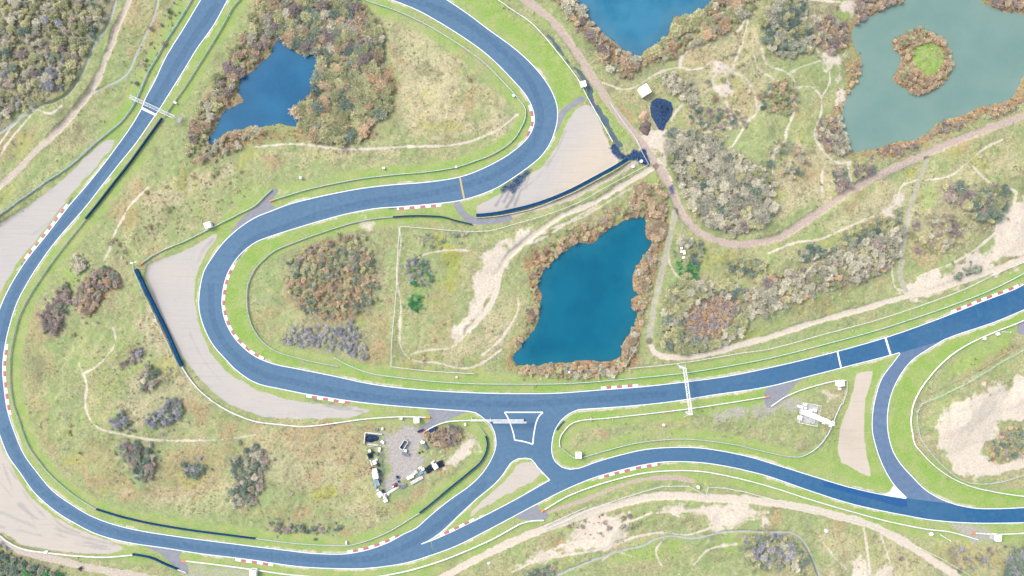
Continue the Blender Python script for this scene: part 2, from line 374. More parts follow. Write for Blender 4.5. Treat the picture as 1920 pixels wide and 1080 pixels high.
TRAILS = [
 [(1277,100),(1275,125),(1285,130),(1320,127),(1330,117),(1342,117),(1355,125),(1370,135),(1395,145),(1407,160),(1415,177),(1419,200),(1417,212),(1400,230),(1390,245),(1375,270),(1357,292),(1349,317),(1347,350)],
 [(1420,207),(1445,170),(1450,150),(1440,142),(1420,130),(1412,105)],
 [(1425,90),(1437,122),(1465,132),(1482,142),(1490,157),(1487,182),(1492,202),(1482,225),(1472,250),(1470,267),(1452,280),(1446,307),(1447,337),(1445,370),(1440,400)],
 [(1495,164),(1517,162),(1535,175),(1541,195),(1537,222),(1527,242),(1530,265),(1547,290),(1567,305),(1595,304)],
 [(1537,115),(1500,127),(1475,140)],[(1362,190),(1370,215),(1370,242)],[(1310,250),(1360,240),(1395,227)],[(1282,192),(1267,210),(1260,225)],[(1590,307),(1592,340)],[(1542,320),(1541,367)],
 [(1370,135),(1378,112),(1388,90),(1396,60),(1400,40)],[(1355,125),(1362,150),(1366,160),(1355,170),(1340,165),(1335,150),(1342,140)],
 [(1300,1060),(1330,1030),(1380,1020)],[(1240,1060),(1230,1035),(1240,1015)],[(1130,1050),(1150,1035),(1190,1045)],[(990,1055),(1060,1020),(1110,1010),(1160,1000)],[(1110,1012),(1130,985),(1165,975)],[(1180,960),(1175,985),(1160,1005)],

 [(1660,0),(1590,6),(1510,0)],
 [(1508,-10),(1510,30),(1515,60),(1525,85),(1538,110),(1552,130),(1555,155),(1547,172),(1540,182)],
 [(1130,155),(1150,162),(1165,168),(1185,165),(1220,145),(1245,132),(1275,127)],
 [(1275,130),(1280,105),(1310,85),(1340,68),(1380,62),(1395,40),(1410,15),(1420,-5)],
 [(1700,545),(1680,540),(1672,500)],
 [(1470,545),(1500,520),(1530,492),(1570,491),(1600,480)],
 [(1440,475),(1490,455),(1530,450),(1580,430),(1630,408),(1660,395),(1680,380),(1690,350),(1720,337)],
 [(1735,338),(1780,330),(1812,305),(1850,275),(1880,262)],
 [(1820,310),(1838,330),(1860,345),(1890,352),(1905,360)],
 [(1905,360),(1895,395),(1870,430),(1830,465),(1790,490),(1755,505),(1720,520)],
 [(1250,470),(1258,500),(1270,518),(1300,528),(1340,530),(1380,540)],
 [(747,426),(752,450),(745,500),(746,540),(752,570),(750,620),(752,650),(765,670),(785,678),(820,680),(860,690),(880,690),(905,680),(940,655)],
 [(970,560),(972,580),(950,620),(930,645),(905,665)],
 [(880,620),(860,640),(845,652),(815,655),(790,658),(770,665)],
 [(1100,1000),(1150,985),(1185,975),(1220,960)],
 [(960,1072),(1010,1050),(1060,1040),(1110,1032),(1160,1018),(1200,1005),(1240,998),(1290,1003),(1330,990),(1370,975),(1420,972)],
 [(1230,960),(1300,956),(1370,958),(1440,960)],
 [(1620,990),(1625,1030),(1628,1070)],[(1650,1000),(1662,1035),(1670,1065)],[(1540,1015),(1560,1040),(1585,1065)],
 [(150,680),(165,720),(160,755),(175,790),(195,805)],[(160,700),(180,690),(205,665),(220,640),(215,615)],
 [(195,805),(240,815),(300,825),(360,826),(430,822),(480,815)],
 [(280,350),(250,380),(230,410),(215,440),(205,470),(195,490)],
 [(0,270),(20,240),(60,205),(100,215),(120,200)],
 [(60,215),(20,260),(0,290)],
 [(10,105),(20,55),(35,10)],
 [(480,275),(560,270),(640,280),(760,275),(860,270),(930,245),(970,215)],
 [(760,500),(790,480),(830,470),(880,470)],
 [(1240,330),(1300,350),(1180,355),(1120,385),(1060,420),(1030,440),(1000,455)][3:],
 [(1215,345),(1180,355),(1130,385),(1080,412),(1035,428)],
]
FOOTPATHS = [
 ([(222,-10),(210,32),(200,55),(180,80),(165,117),(150,150),(130,177),(110,190),(75,201),(40,220),(15,240),(-20,265)], 3.4),
 ([(299,-10),(290,30),(275,62),(255,105),(242,135),(225,150),(200,162),(175,175)], 3.0),
 ([(1020,1090),(1085,1060),(1135,1042),(1172,1031),(1205,1024),(1230,1011),(1255,1005),(1297,1010),(1322,1006),(1347,999),(1385,995),(1440,997),(1477,997),(1495,1004),(1507,1017),(1517,1037),(1527,1060),(1540,1100)], 3.2),
]
SANDS = [
 ([(978,428),(960,440),(930,460),(915,470),(900,500),(888,530),(878,560),(865,590),(860,612),(885,610),(905,592),(925,560),(938,520),(952,490),(990,458),(1018,432)], .75),
 ([(1935,355),(1905,370),(1885,400),(1870,430),(1840,465),(1800,490),(1760,512),(1720,530),(1690,545),(1740,552),(1800,530),(1860,505),(1935,475)], .8),
 ([(1935,705),(1890,720),(1850,725),(1810,740),(1765,765),(1755,795),(1752,830),(1775,860),(1810,885),(1850,893),(1900,885),(1935,870),(1935,850),(1880,870),(1845,850),(1860,815),(1890,785),(1935,780)], .85),
 ([(1225,285),(1205,275),(1200,262),(1215,240),(1240,245),(1262,340),(1245,345)], .75),
 ([(1090,975),(1130,965),(1180,955),(1160,990),(1140,1000),(1110,1010),(1060,1030),(1000,1050),(970,1060),(1040,1030),(1080,1000)], .7),
 ([(1240,950),(1330,945),(1440,955),(1440,970),(1380,985),(1320,985),(1330,965),(1260,965)], .7),
 ([(1000,1050),(1070,1040),(1150,1020),(1180,1000),(1130,995),(1050,1025)], .75),
 ([(1550,115),(1580,90),(1585,110),(1575,150),(1588,180),(1572,195),(1565,160),(1570,130)], .8),
 ([(1590,5),(1612,0),(1608,25),(1595,30)], .7),
 ([(1340,125),(1368,125),(1372,165),(1345,172),(1338,160),(1362,160),(1358,135),(1335,140)], .7),
 ([(885,812),(900,815),(902,842),(892,845),(890,830),(870,850),(840,870),(860,845),(870,825)], .7),
 ([(1530,730),(1570,735),(1575,755),(1560,750),(1555,765),(1545,760),(1545,745)], .45),
 ([(1595,1060),(1620,1045),(1640,1060),(1680,1075),(1660,1095),(1600,1095)], .55),
 ([(1675,375),(1690,360),(1695,380),(1670,405),(1655,398)], .5),
 ([(170,150),(235,200),(60,235),(40,225)][:2]+[(70,180),(60,165)], .2),
 ([(670,412),(705,412),(712,424),(690,428)], .5),
 ([(955,185),(975,195),(960,215),(945,200)], .35),
 ([(520,360),(545,352),(550,362),(525,372)], .55),
 ([(845,630),(865,600),(890,600),(870,630),(850,640)], .6),
]
LUSH = [  # fresh green
 ([(850,-10),(930,-10),(960,20),(1018,68),(1070,135),(1100,185),(1050,190),(1040,150),(990,95),(930,45),(880,10)], 1.0),
 ([(455,470),(480,455),(560,432),(660,405),(740,395),(735,405),(660,418),(560,452),(510,472),(475,510),(463,555),(470,605),(500,648),(560,672),(630,688),(560,688),(480,665),(430,610),(420,560),(432,510)], .9),
 ([(640,700),(700,702),(800,715),(960,722),(1100,718),(1285,700),(1440,673),(1440,688),(1285,713),(1120,729),(960,735),(800,728),(680,712)], .95),
 ([(1085,770),(1285,753),(1435,728),(1435,742),(1285,766),(1085,788),(1060,805),(1055,838),(1085,857),(1185,831),(1290,823),(1440,847),(1500,855),(1555,810),(1580,740),(1600,700),(1660,672),(1640,740),(1632,800),(1650,870),(1672,915),(1600,905),(1440,862),(1310,836),(1200,842),(1085,874),(1045,860),(1040,820)], .75),
 ([(1775,640),(1920,588),(1920,600),(1815,645),(1747,700),(1712,765),(1709,810),(1750,872),(1815,910),(1920,930),(1920,948),(1830,948),(1740,915),(1690,860),(1670,800),(1680,740),(1710,690)], 1.0),
 ([(1760,700),(1820,650),(1870,628),(1900,640),(1830,685),(1760,730)], .6),
 ([(1020,955),(1110,915),(1210,888),(1310,885),(1440,912),(1590,957),(1770,995),(1700,968),(1515,922),(1360,878),(1210,875),(1100,905)], .7),
 ([(1290,945),(1312,945),(1315,958),(1295,955)], .9), ([(1330,960),(1345,975),(1340,988),(1325,970)], .9),
 ([(1150,980),(1165,968),(1160,985)], .8), ([(1060,985),(1100,980),(1098,995),(1080,995)], .8),
 ([(1175,1025),(1240,1015),(1245,1040),(1190,1050),(1150,1050)], .75), ([(1250,1012),(1285,1012),(1270,1050),(1250,1045)], .7),
 ([(1340,1005),(1390,1000),(1390,1040),(1350,1045)], .55),
 ([(120,505),(165,490),(150,530),(110,560)], .55), ([(150,670),(260,610),(270,680),(180,800),(140,740)], .35),
 ([(360,400),(480,345),(640,330),(780,310),(900,285),(960,240),(970,225),(940,290),(860,318),(640,340),(520,362),(470,380)], .6),
 ([(300,470),(400,425),(480,385),(400,440),(300,485)], .8),
 ([(760,490),(790,480),(810,540),(800,590),(770,585)], .55),
 ([(1215,335),(1250,330),(1250,370),(1225,360)], .7), ([(1258,380),(1250,440),(1232,500),(1222,600),(1228,620),(1240,560),(1258,470),(1268,430)], .55),
 ([(1000,0),(1050,50),(1100,120),(1150,195),(1190,260),(1150,250),(1100,140),(1040,60),(975,10)], .65),
 ([(880,200),(920,195),(915,230),(880,225)], .6), ([(1680,510),(1700,510),(1660,545),(1640,555),(1650,530)], .5),
 ([(1730,345),(1750,340),(1745,400),(1725,400)], .5), ([(1590,410),(1540,425),(1510,440),(1480,470),(1560,440)], .3),
 ([(1440,440),(1530,390),(1600,340),(1680,300),(1690,310),(1600,360),(1540,405),(1460,452)], .35),
 ([(620,190),(640,200),(630,210)], .2), ([(0,300),(60,265),(60,285),(0,345)], .35),
 ([(190,240),(260,175),(255,200),(210,250)], .5), ([(170,1058),(300,1070),(400,1085),(250,1085)], .5),
 ([(480,1012),(640,1024),(760,985),(860,905),(912,860),(915,870),(860,920),(750,1000),(650,1032),(480,1020)], .5),
 ([(640,320),(820,290),(900,270),(930,280),(840,312),(640,335)], .4),
 ([(300,170),(345,90),(400,50),(440,10),(455,5),(380,130),(320,215)], .55),
 ([(1800,820),(1900,800),(1900,860),(1860,870)], .2), ([(1545,40),(1590,20),(1600,35),(1570,45)], .6),
]
STRAW = [
 ([(700,60),(760,30),(860,110),(960,200),(960,250),(860,260),(760,255),(740,200),(735,130)], .75),
 ([(280,360),(400,310),(560,280),(760,275),(760,295),(560,300),(430,330),(330,390),(240,440)], .7),
 ([(260,600),(285,570),(345,690),(400,760),(330,760),(270,800),(230,740),(290,680)], .85),
 ([(60,540),(100,500),(60,600),(45,720),(60,800),(100,860),(70,860),(35,790),(30,660)], .65),
 ([(560,440),(700,430),(730,520),(720,640),(640,690),(700,600),(690,500)], .5),
 ([(480,820),(640,800),(690,820),(690,920),(600,940),(480,920)], .6),
 ([(250,930),(420,890),(500,920),(420,960),(300,950)], .75), ([(830,660),(900,600),(960,560),(985,600),(950,650),(880,680)], .75),
 ([(1280,95),(1400,60),(1460,130),(1400,240),(1300,240),(1270,160)], .6), ([(1470,300),(1560,260),(1600,340),(1500,400),(1450,420)], .75),
 ([(1560,410),(1680,330),(1720,320),(1690,380),(1560,440)], .7), ([(1720,350),(1820,300),(1900,260),(1920,330),(1860,340),(1780,480),(1710,480)], .6),
 ([(1470,620),(1560,560),(1660,540),(1600,580)], .45), ([(960,1030),(1060,1000),(1180,990),(1240,980),(1330,990),(1100,1040)], .6),
 ([(1530,1010),(1700,1010),(1800,1085),(1560,1085)], .6), ([(1700,1000),(1900,1010),(1920,1080),(1830,1080),(1760,1040)], .5),
 ([(1730,770),(1900,690),(1920,720),(1780,760)], .3), ([(670,890),(700,900),(760,930),(830,900),(860,880),(760,960),(660,980)], .6),
]
MOSS = [
 ([(810,440),(850,440),(870,470),(850,540),(835,530),(830,490)], .7), ([(860,120),(890,130),(880,150),(855,145)], .5),
 ([(1690,320),(1715,325),(1705,340),(1690,335)], .7), ([(1360,650),(1400,615),(1440,620),(1420,635)], .7),
 ([(560,930),(620,900),(640,910),(590,945)], .6), ([(1310,475),(1360,460),(1380,500),(1330,510)], .5),
 ([(780,230),(860,215),(870,250),(800,258)], .5), ([(280,700),(300,680),(310,720),(290,760)], .3), ([(90,150),(160,130),(190,110),(150,170),(100,210)], .45),
 ([(1460,180),(1500,170),(1500,210),(1470,220)], .3), ([(640,520),(700,480),(720,560)], .2),
]
REED = [
 ([(395,278),(440,252),(500,242),(560,238),(590,250),(540,264),(460,280),(400,300),(345,308),(370,292)], .95),
 ([(520,75),(500,110),(450,150),(440,195),(415,225),(385,270),(370,260),(400,200),(430,140),(490,90)], .55),
 ([(735,110),(700,150),(715,190),(750,180),(745,130)], .6), ([(670,240),(700,225),(690,260)], .8),
 ([(1120,55),(1090,30),(1080,40),(1130,95),(1190,125),(1260,90),(1265,50),(1330,25),(1320,10),(1262,33),(1255,62),(1195,110),(1160,88)], .7),
 ([(1000,470),(1080,450),(1170,400),(1240,360),(1250,420),(1240,500),(1210,600),(1180,690),(1050,705),(955,695),(955,670),(1000,600),(1000,540),(985,500)], .85),
 ([(555,470),(610,445),(640,450),(600,480),(560,500)], .6), ([(560,560),(640,520),(690,560),(690,600),(600,590)], .5),
 ([(160,560),(185,520),(220,520),(190,580),(160,585)], .8), ([(1280,590),(1330,555),(1375,565),(1370,600),(1310,625)], .8),
 ([(1620,270),(1760,220),(1920,160),(1930,190),(1820,225),(1720,275),(1610,300)], .7), ([(1555,50),(1600,40),(1592,100),(1615,140),(1585,200),(1575,250),(1600,290),(1580,290),(1560,230),(1575,150)], .6),
 ([(1640,70),(1700,45),(1790,60),(1795,150),(1730,190),(1660,160)], .8), ([(1480,350),(1550,310),(1600,320),(1560,340)], .3),
 ([(1780,60),(1690,40),(1670,150)], .1), ([(1360,540),(1410,500),(1400,560)], .3), ([(1480,570),(1560,550),(1590,565),(1500,600)], .4),
 ([(150,260),(190,240),(180,270)], .2), ([(1790,700),(1900,640),(1920,650),(1760,730)], .5), ([(680,960),(800,900),(860,880),(740,960)], .4),
]
PATCH = [ ([(540,485),(580,462),(640,440),(690,445),(712,540),(690,590),(610,600),(555,570)], .8), ([(60,560),(110,610),(90,760),(130,860),(80,850),(40,720)], .5), ([(300,850),(420,840),(430,900),(330,930),(280,900)], .5), ([(150,830),(220,840),(220,900),(140,870)], .45), ([(345,720),(420,780),(480,810),(420,815),(350,770)], .6), ([(500,830),(640,805),(690,815),(680,850),(540,870)], .45), ([(420,930),(560,950),(640,960),(500,975)], .6),
 # rusty, mossy and sage coloured patches of the dune carpet
 ([(180,870),(300,930),(240,945),(150,900)], .6), ([(830,500),(860,560),(850,640),(800,640),(790,590)], .4), ([(1380,150),(1420,175),(1415,205),(1390,215)], .5), ([(1270,110),(1330,95),(1340,115),(1290,125)], .5),
 ([(470,600),(520,560),(540,640),(500,650)], .5), ([(700,600),(735,560),(730,680),(690,690)], .6), ([(890,140),(930,170),(900,185)], .4), ([(1500,300),(1560,320),(1540,350),(1490,350)], .5), ([(1730,450),(1800,440),(1760,500),(1720,500)], .5),
 ([(100,120),(160,60),(190,60),(150,140)], .3), ([(0,260),(90,210),(60,260),(0,300)], .5), ([(200,390),(260,340),(280,360),(220,430)], .6), ([(640,870),(700,840),(690,900)], .5), ([(720,950),(800,905),(780,960)], .7), ([(1240,590),(1260,545),(1270,560),(1250,620)], .7),
 ([(1460,580),(1560,560),(1600,575),(1500,600)], .6), ([(1720,1030),(1850,1030),(1880,1060),(1760,1060)], .5), ([(1390,990),(1440,985),(1480,1000),(1420,1005)], .7), ([(560,170),(740,160),(760,240),(700,260)], .4), ([(1110,60),(1090,30),(1060,0),(1040,0),(1090,60)], .4),
]
HEATH = [ ([(1180,692),(1310,680),(1440,659),(1640,606),(1740,574),(1815,548),(1930,496),(1930,505),(1860,536),(1790,565),(1715,590),(1640,613),(1540,640),(1440,666),(1360,681),(1285,692),(1190,702)], .62), ([(985,1012),(1060,985),(1110,960),(1240,918),(1240,908),(1110,945),(1050,970)], .4), ([(1330,900),(1440,922),(1590,966),(1700,992),(1700,986),(1590,958),(1440,914),(1340,893)], .7),
  # brown soil under scrub
 ([(0,-10),(215,-10),(200,50),(165,110),(140,165),(60,200),(0,240)], .75),
 ([(495,-10),(650,-10),(720,70),(730,180),(690,260),(600,268),(550,210),(600,110),(520,72)], .9),
 ([(1235,250),(1300,245),(1440,330),(1450,400),(1370,440),(1290,390)], .65), ([(1245,545),(1300,522),(1410,555),(1400,620),(1290,665),(1238,640)], .75),
 ([(1400,570),(1480,500),(1690,425),(1690,480),(1560,540),(1420,590)], .7), ([(530,470),(690,430),(720,540),(690,600),(580,600)], .6),
 ([(520,620),(700,610),(690,670),(560,660)], .4), ([(1420,0),(1560,0),(1560,100),(1470,110)], .6), ([(80,580),(130,520),(120,610),(85,620)], .75),
 ([(1240,140),(1300,140),(1310,190),(1260,180)], .5), ([(1140,95),(1190,110),(1260,90),(1250,120),(1180,145)], .6), ([(1380,1000),(1500,1000),(1530,1060),(1400,1065)], .5),
 ([(0,1030),(130,1060),(100,1090),(-10,1090)], .6), ([(1740,350),(1870,340),(1880,420),(1760,440)], .5), ([(440,870),(500,880),(490,940),(430,930)], .5), ([(230,825),(290,840),(290,900),(240,880)], .6),
 ([(260,700),(300,690),(345,760),(330,800),(220,800)], .4), ([(1205,228),(1215,222),(1225,245),(1212,256),(1198,248)], .9), ([(800,808),(860,795),(860,825),(810,835)], .7), ([(250,160),(300,60),(340,20),(330,60),(260,190)], .35), ([(690,795),(770,790),(760,812),(690,808)], .5),
]
DARK = [
 ([(1145,270),(1160,265),(1165,285),(1180,290),(1190,280),(1200,285),(1210,275),(1218,300),(1215,312),(1200,308),(1190,300),(1180,302),(1160,295),(1148,288)], 1.0),
 ([(960,334),(990,316),(998,318),(990,335),(975,350),(962,368),(956,360),(940,362),(935,357)], .65),
 ([(130,372),(140,366),(135,378),(126,386)], .8), ([(38,500),(46,492),(44,502),(36,510)], .8), ([(560,738),(575,742),(640,758),(620,760),(570,748)], .5), ([(60,915),(82,940),(110,966),(95,958),(68,932)], .45),
 ([(725,390),(747,389),(742,396),(730,396)], .7), ([(0,1012),(24,1030),(24,1036),(0,1022)], .7), ([(1250,345),(1262,345),(1268,375),(1260,372)], .6), ([(1630,340),(1720,300),(1725,307),(1640,348)], .4),
 ([(685,812),(716,808),(716,830),(688,832)], .5), ([(712,842),(722,850),(725,890),(728,925),(718,930),(712,890)], .5),  # bay floor, then the yard stacks' cast shadow painted into the ground
]
GREYG = [ # worn grey yard ground
 ([(720,812),(760,795),(790,800),(800,815),(790,845),(800,860),(780,885),(740,925),(722,920),(722,880),(716,850)], .85),
 ([(1440,752),(1500,742),(1510,752),(1440,775)], .6), ([(1340,780),(1390,765),(1392,778),(1345,788)], .6), ([(1410,760),(1440,770),(1435,790),(1410,785)], .5),
 ([(1592,752),(1625,758),(1622,768),(1590,762)], .6), ([(1775,980),(1830,985),(1860,1010),(1835,1012),(1800,1000)], .7), ([(1060,205),(1090,185),(1100,190),(1100,198),(1075,205)], .2),
 ([(335,1055),(400,1062),(470,1075),(470,1088),(340,1080)], .5), ([(1130,165),(1140,172),(1136,180),(1128,174)], .5), ([(1258,472),(1268,470),(1270,482),(1260,486)], .6),
]
# ---------------------------------------------------------------- resampled survey lines (metres)
def edge(pts): return catmull(P(pts), 2.0)
E = {k: edge(v) for k, v in dict(t1o=T1_OUT, t1i=T1_IN, t2o=T2_OUT, t2i=T2_IN, stl=ST_LOW, stl2=ST_LOW2, jr=JR, li=LOW_IN, li2=LOW_IN2, ll=LINK_L, lr=LINK_R).items()}
isl_corner = [P(ISL_L[:1] + ISL_L[1:8]), P(ISL_L[7:12]), P(ISL_L[11:])]
E['il'] = np.vstack([catmull(P(ISL_L[:12]), 2.0), P(ISL_L[12:])])
E['ib'] = catmull(P(ISL_B), 2.0)

def near(p, q):
    d = np.linalg.norm(p - np.array(W(*q)), axis=1); return int(d.argmin())
def cut(p, a, b):
    i, j = near(p, a), near(p, b)
    return p[min(i, j):max(i, j) + 1]

junction_west = cut(E['t1i'], (922, 857), (878, 772))
il_top = cut(E['il'], (957, 869), (1031, 900))
poly1 = np.vstack([E['t1o'][:near(E['t1o'], (812, 1041)) + 1], cut(E['il'], (807, 1012), (957, 869)), E['t1i'][:near(E['t1i'], (922, 857)) + 1][::-1]])
poly2 = np.vstack([E['t1o'][near(E['t1o'], (812, 1041)):], E['li2'][::-1], E['li'][::-1], P([(1031, 900)]), cut(E['ib'], (1031, 900), (807, 1013))])
poly3 = np.vstack([junction_west[::-1], il_top, P([(1070, 879)]), E['jr'][::-1]])
poly4 = np.vstack([E['t2i'], E['stl'], E['stl2'], E['t2o'][::-1]])
poly5 = np.vstack([E['ll'], E['li2'][:1], E['lr'][::-1]])
aprons = [P(a) for a in AX]
aprons = [catmull(a, 1.0, True) for a in aprons]
ponds = {k: catmull(P(v), 2.0, True) for k, v in dict(A=POND_A, B=POND_B, C=POND_C, D=POND_D).items()}
isle = catmull(P(ISLE), 2.0, True); isle_g = catmull(P(ISLE_G), 2.0, True); ditch = catmull(P(DITCH), 2.0, True)

# ---------------------------------------------------------------- terrain fields
n1 = noise(1.6, 4, 1); n2 = noise(7, 4, 2); n3 = noise(30, 4, 3); n4 = noise(3.2, 4, 4, .6); n5 = noise(14, 4, 5)
road_in = np.zeros(SH, bool)
for p in (poly1, poly2, poly3, poly4, poly5): road_in |= inside(p)
apron_in = np.zeros(SH, bool)
for p in aprons: apron_in |= inside(p)
RMAX = 36.0
d_road = np.where(road_in, 0, dist_lines([np.vstack([p, p[:1]]) for p in (poly1, poly2, poly3, poly4, poly5)], RMAX))
d_apron = np.where(apron_in, 0, dist_lines([np.vstack([p, p[:1]]) for p in aprons], 12.0))
pond_sd = {}
water = np.full(SH, -20.0)
for k, p in ponds.items():
    s = sdf(p, 20)
    if k == 'D': s = np.minimum(s, -sdf(isle, 20))
    pond_sd[k] = s + (n4 - .5) * 2.4
    water = np.maximum(water, pond_sd[k])
ditch_sd = sdf(ditch, 8) + (n4 - .5) * 3.0
flat_pts = P([(703, 889), (757, 850), (815, 876), (740, 905), (1515, 775), (1240, 205), (1209, 169), (1209, 215)])
d_flat = dist_lines([np.vstack([q, q + .01]) for q in flat_pts], 40.0)

def blend(polys, feather=1.6, br=5.0, nz=None):
    M = np.zeros(SH)
    nz = n2 if nz is None else nz
    for pts, w in polys:
        s = sdf(catmull(P(pts), 2.0, True), 14)
        M = np.maximum(M, w * sstep(-feather - 2, feather + 2, s + (nz - .5) * 2 * br))
    return M

gravel = np.zeros(SH); trap_sd = []
for nm, pts in TRAPS:
    s = sdf(catmull(P(pts), 2.0, True), 10); trap_sd.append(s)
    gravel = np.maximum(gravel, sstep(-1.3, 1.3, s + (n4 - .5) * 1.5 + (n2 - .5) * 1.2))
m_dirt, m_pink, m_pale, m_sandp = (np.zeros(SH) for _ in range(4))
road_lines = []; path_d = np.full(SH, 12.0)
for nm, pts, wpx, kind in ROADS:
    p = catmull(P(pts), 2.0); d = dist_lines([p], 12.0); hw = wpx * S / 2
    wob = (n4 - .5) * 1.4 + (n2 - .5) * .8
    m = sstep(hw + .8, hw - .7, d + wob); road_lines.append((nm, p, d - hw, kind)); path_d = np.minimum(path_d, d - hw)
    rut = 1 - .45 * sstep(.5, .1, d + (n2 - .5) * .8) * sstep(.3, .6, n5 + .1)      # grass strip between the wheel tracks
    if kind == 'pale': m = m * rut
    dst = dict(dirt=m_dirt, pink=m_pink, pale=m_pale, sand=m_sandp)[kind]
    np.maximum(dst, m, out=dst)
trail = np.zeros(SH); trail_lines = []
for pts in TRAILS:
    if len(pts) < 2: continue
    p = catmull(P(pts), 2.0); d = dist_lines([p], 6.0)
    trail = np.maximum(trail, sstep(1.0, .2, d + (n4 - .5) * 1.1 + (n2 - .5) * .5) * (.72 + .28 * sstep(.3, .6, n5))); trail_lines.append(p)
sand = np.maximum(blend(SANDS, 1.0, 9.0, .55 * n2 + .45 * n4), 0)
sand = np.maximum(np.clip(sand * (.75 + .8 * n2), 0, 1), m_sandp)
sand = np.maximum(sand, .8 * trail)
lush = blend(LUSH, 2.0, 4.0)
verge = sstep(11.0, 6.5, d_road + (n5 - .5) * 3)
lush = np.clip(lush * (.6 + .8 * n3), 0, 1); verge_c = np.clip(np.maximum(.35 * lush, verge * np.clip(.35 + 1.2 * (n5 * .6 + n2 * .4 - .25) * 1.6, 0, 1)), 0, 1)
straw = blend(STRAW, 3.0, 9.0); patch = blend(PATCH, 3.0, 9.0); moss = blend(MOSS, 2.0, 6.0); reed = blend(REED, 1.2, 5.0); heath = blend(HEATH, 1.5, 6.0)
bank = sstep(-9, -1.0, water + (n2 - .5) * 6) * (water < 1.5)
reed = np.maximum(reed, bank * .55)
reed *= 1 - sstep(-1, 1, sdf(isle_g, 8) + (n4 - .5) * 3)
heath = np.maximum(heath, .8 * sstep(-2, 2, sdf(isle, 8))) * (1 - sstep(-1, 1, sdf(isle_g, 8)))
islg = sstep(-1.5, 1.0, sdf(isle_g, 8) + (n4 - .5) * 4)
heap_sd = sdf(catmull(P([(1221,190),(1232,184),(1246,185),(1258,192),(1263,204),(1259,219),(1250,231),(1245,245),(1235,243),(1228,230),(1221,218),(1219,203)]), 2, True), 8)
dark = np.maximum(blend(DARK, .2, 2.2, .5 * n4 + .5 * n1), sstep(-.7, .7, heap_sd + (n1 - .5) * .8)); greyg = blend(GREYG, 1.0, 5.0)
fpath = np.zeros(SH); fp_lines = []
for pts, wpx in FOOTPATHS:
    p = catmull(P(pts), 2.0); d = dist_lines([p], 8.0); hw = wpx * S / 2
    fpath = np.maximum(fpath, sstep(hw + .45, hw - .35, d + (n4 - .5) * .5)); fp_lines.append((p, d - hw)); path_d = np.minimum(path_d, d - hw)
# worn, sandy shoulder where cars drop a wheel off the asphalt
worn = sstep(1.7, .3, d_road + (n4 - .5) * 1.5) * sstep(.42, .62, n5) * (~road_in)
far = np.ones(SH); far[:, :15] = 0; far[:, -15:] = 0; far[:15] = 0; far[-15:] = 0
straw = np.maximum(straw, .25 * n3)

smooth_bits = np.clip(gravel + m_dirt + m_pink + m_pale + m_sandp + fpath + verge * .8 + dark * .6 + greyg, 0, 1)
F = sstep(5, 30, d_road) * sstep(1, 10, d_apron) * sstep(1, 16, -water) * sstep(14, 36, d_flat) * (1 - gravel)
F = np.maximum(F, 0)
ridge = 1 - np.abs(2 * noise(45, 4, 8) - 1)
Z = F * ((n3 - .42) * 4.5 + (ridge - .7) * 3.0) * (1 - .75 * np.clip(m_dirt + m_pink + m_sandp + fpath, 0, 1))
Z = np.maximum(Z, -.12)
rough = (1 - smooth_bits) * sstep(.4, 2.5, d_road) * sstep(0, 2, d_apron)
Z += rough * ((n1 - .5) * .4 + (n4 - .5) * .6) * (1 - .6 * lush) * (1 - .5 * sand) * far
Z += gravel * (n1 - .5) * .10 - .05 * trail
pile = dark * 0
heap = sstep(0, 5, heap_sd)
Z += heap * .35 * (.7 + .6 * n4)
Z = Z * (1 - sstep(-3, 0, water)) - 1.1 * sstep(-2.2, 4.0, water)
Z = np.where(ditch_sd > -4, Z * sstep(-0.5, -3, ditch_sd) - .8 * sstep(-1.6, 2.0, ditch_sd), Z)
Z = np.where(road_in | apron_in, np.minimum(Z, 0) - .06 * sstep(0, .1, np.where(road_in | apron_in, 1, 0)), Z)
FAR = 40 * sstep(600, 3000, np.hypot(xs[None, :], ys[:, None])) * (noise(500, 3, 9) - .35)
Z += FAR
def zat(x, y): return sample(Z, x, y)
def zats(p): return samples(Z, p[:, 0], p[:, 1])

# ---------------------------------------------------------------- ground material
g = NT('dune_ground')
A1 = g.attr('cover_a'); A2 = g.attr('cover_b'); A3 = g.attr('cover_c')
def chans(a):
    s = g.n('ShaderNodeSeparateColor'); g.t.links.new(a.outputs['Color'], s.inputs[0]); return [s.outputs[i] for i in range(3)] + [a.outputs['Alpha']]
lushA, sandA, gravA, dirtA = chans(A1); strawA, reedA, darkA, mossA = chans(A2); heathA, pinkA, paleA, pathA = chans(A3)
nf = g.noise(1.1, 6, .68); nx = g.noise(3.4, 3, .6); nm = g.noise(.16, 5, .6); nl = g.noise(.05, 3, .5); nk = g.noise(.55, 5, .7, 1.2)
def layer(base, mask, c1, c2, brk=.8, sharp=3.0, nz=None, cn=None, clo=.32, chi=.68):
    nz = nz or nf
    f = g.math('ADD', mask, g.math('MULTIPLY', g.math('SUBTRACT', nz, .5), brk))
    f = g.math('MULTIPLY_ADD', g.math('SUBTRACT', f, .5), sharp, .5, clamp=True)
    return g.mix(f, base, g.mix(g.ramp(cn or nf, clo, chi), c1, c2))
c = g.mix(g.ramp(nf, .33, .67), A(154, 167, 118), A(191, 197, 139))
c = g.mix(g.ramp(nk, .45, .62), c, A(206, 208, 154))
c = g.mix(g.math('MULTIPLY', g.ramp(nm, .48, .62), .75), c, g.mix(g.ramp(nx, .3, .7), A(150, 172, 112), A(176, 198, 130)))
c = g.mix(g.math('MULTIPLY', g.ramp(nl, .5, .62), .55), c, g.mix(g.ramp(nf, .35, .65), A(166, 154, 120), A(228, 214, 172)))
c = layer(c, strawA, A(192, 186, 142), A(240, 226, 186), 1.1, 2.0, nk)
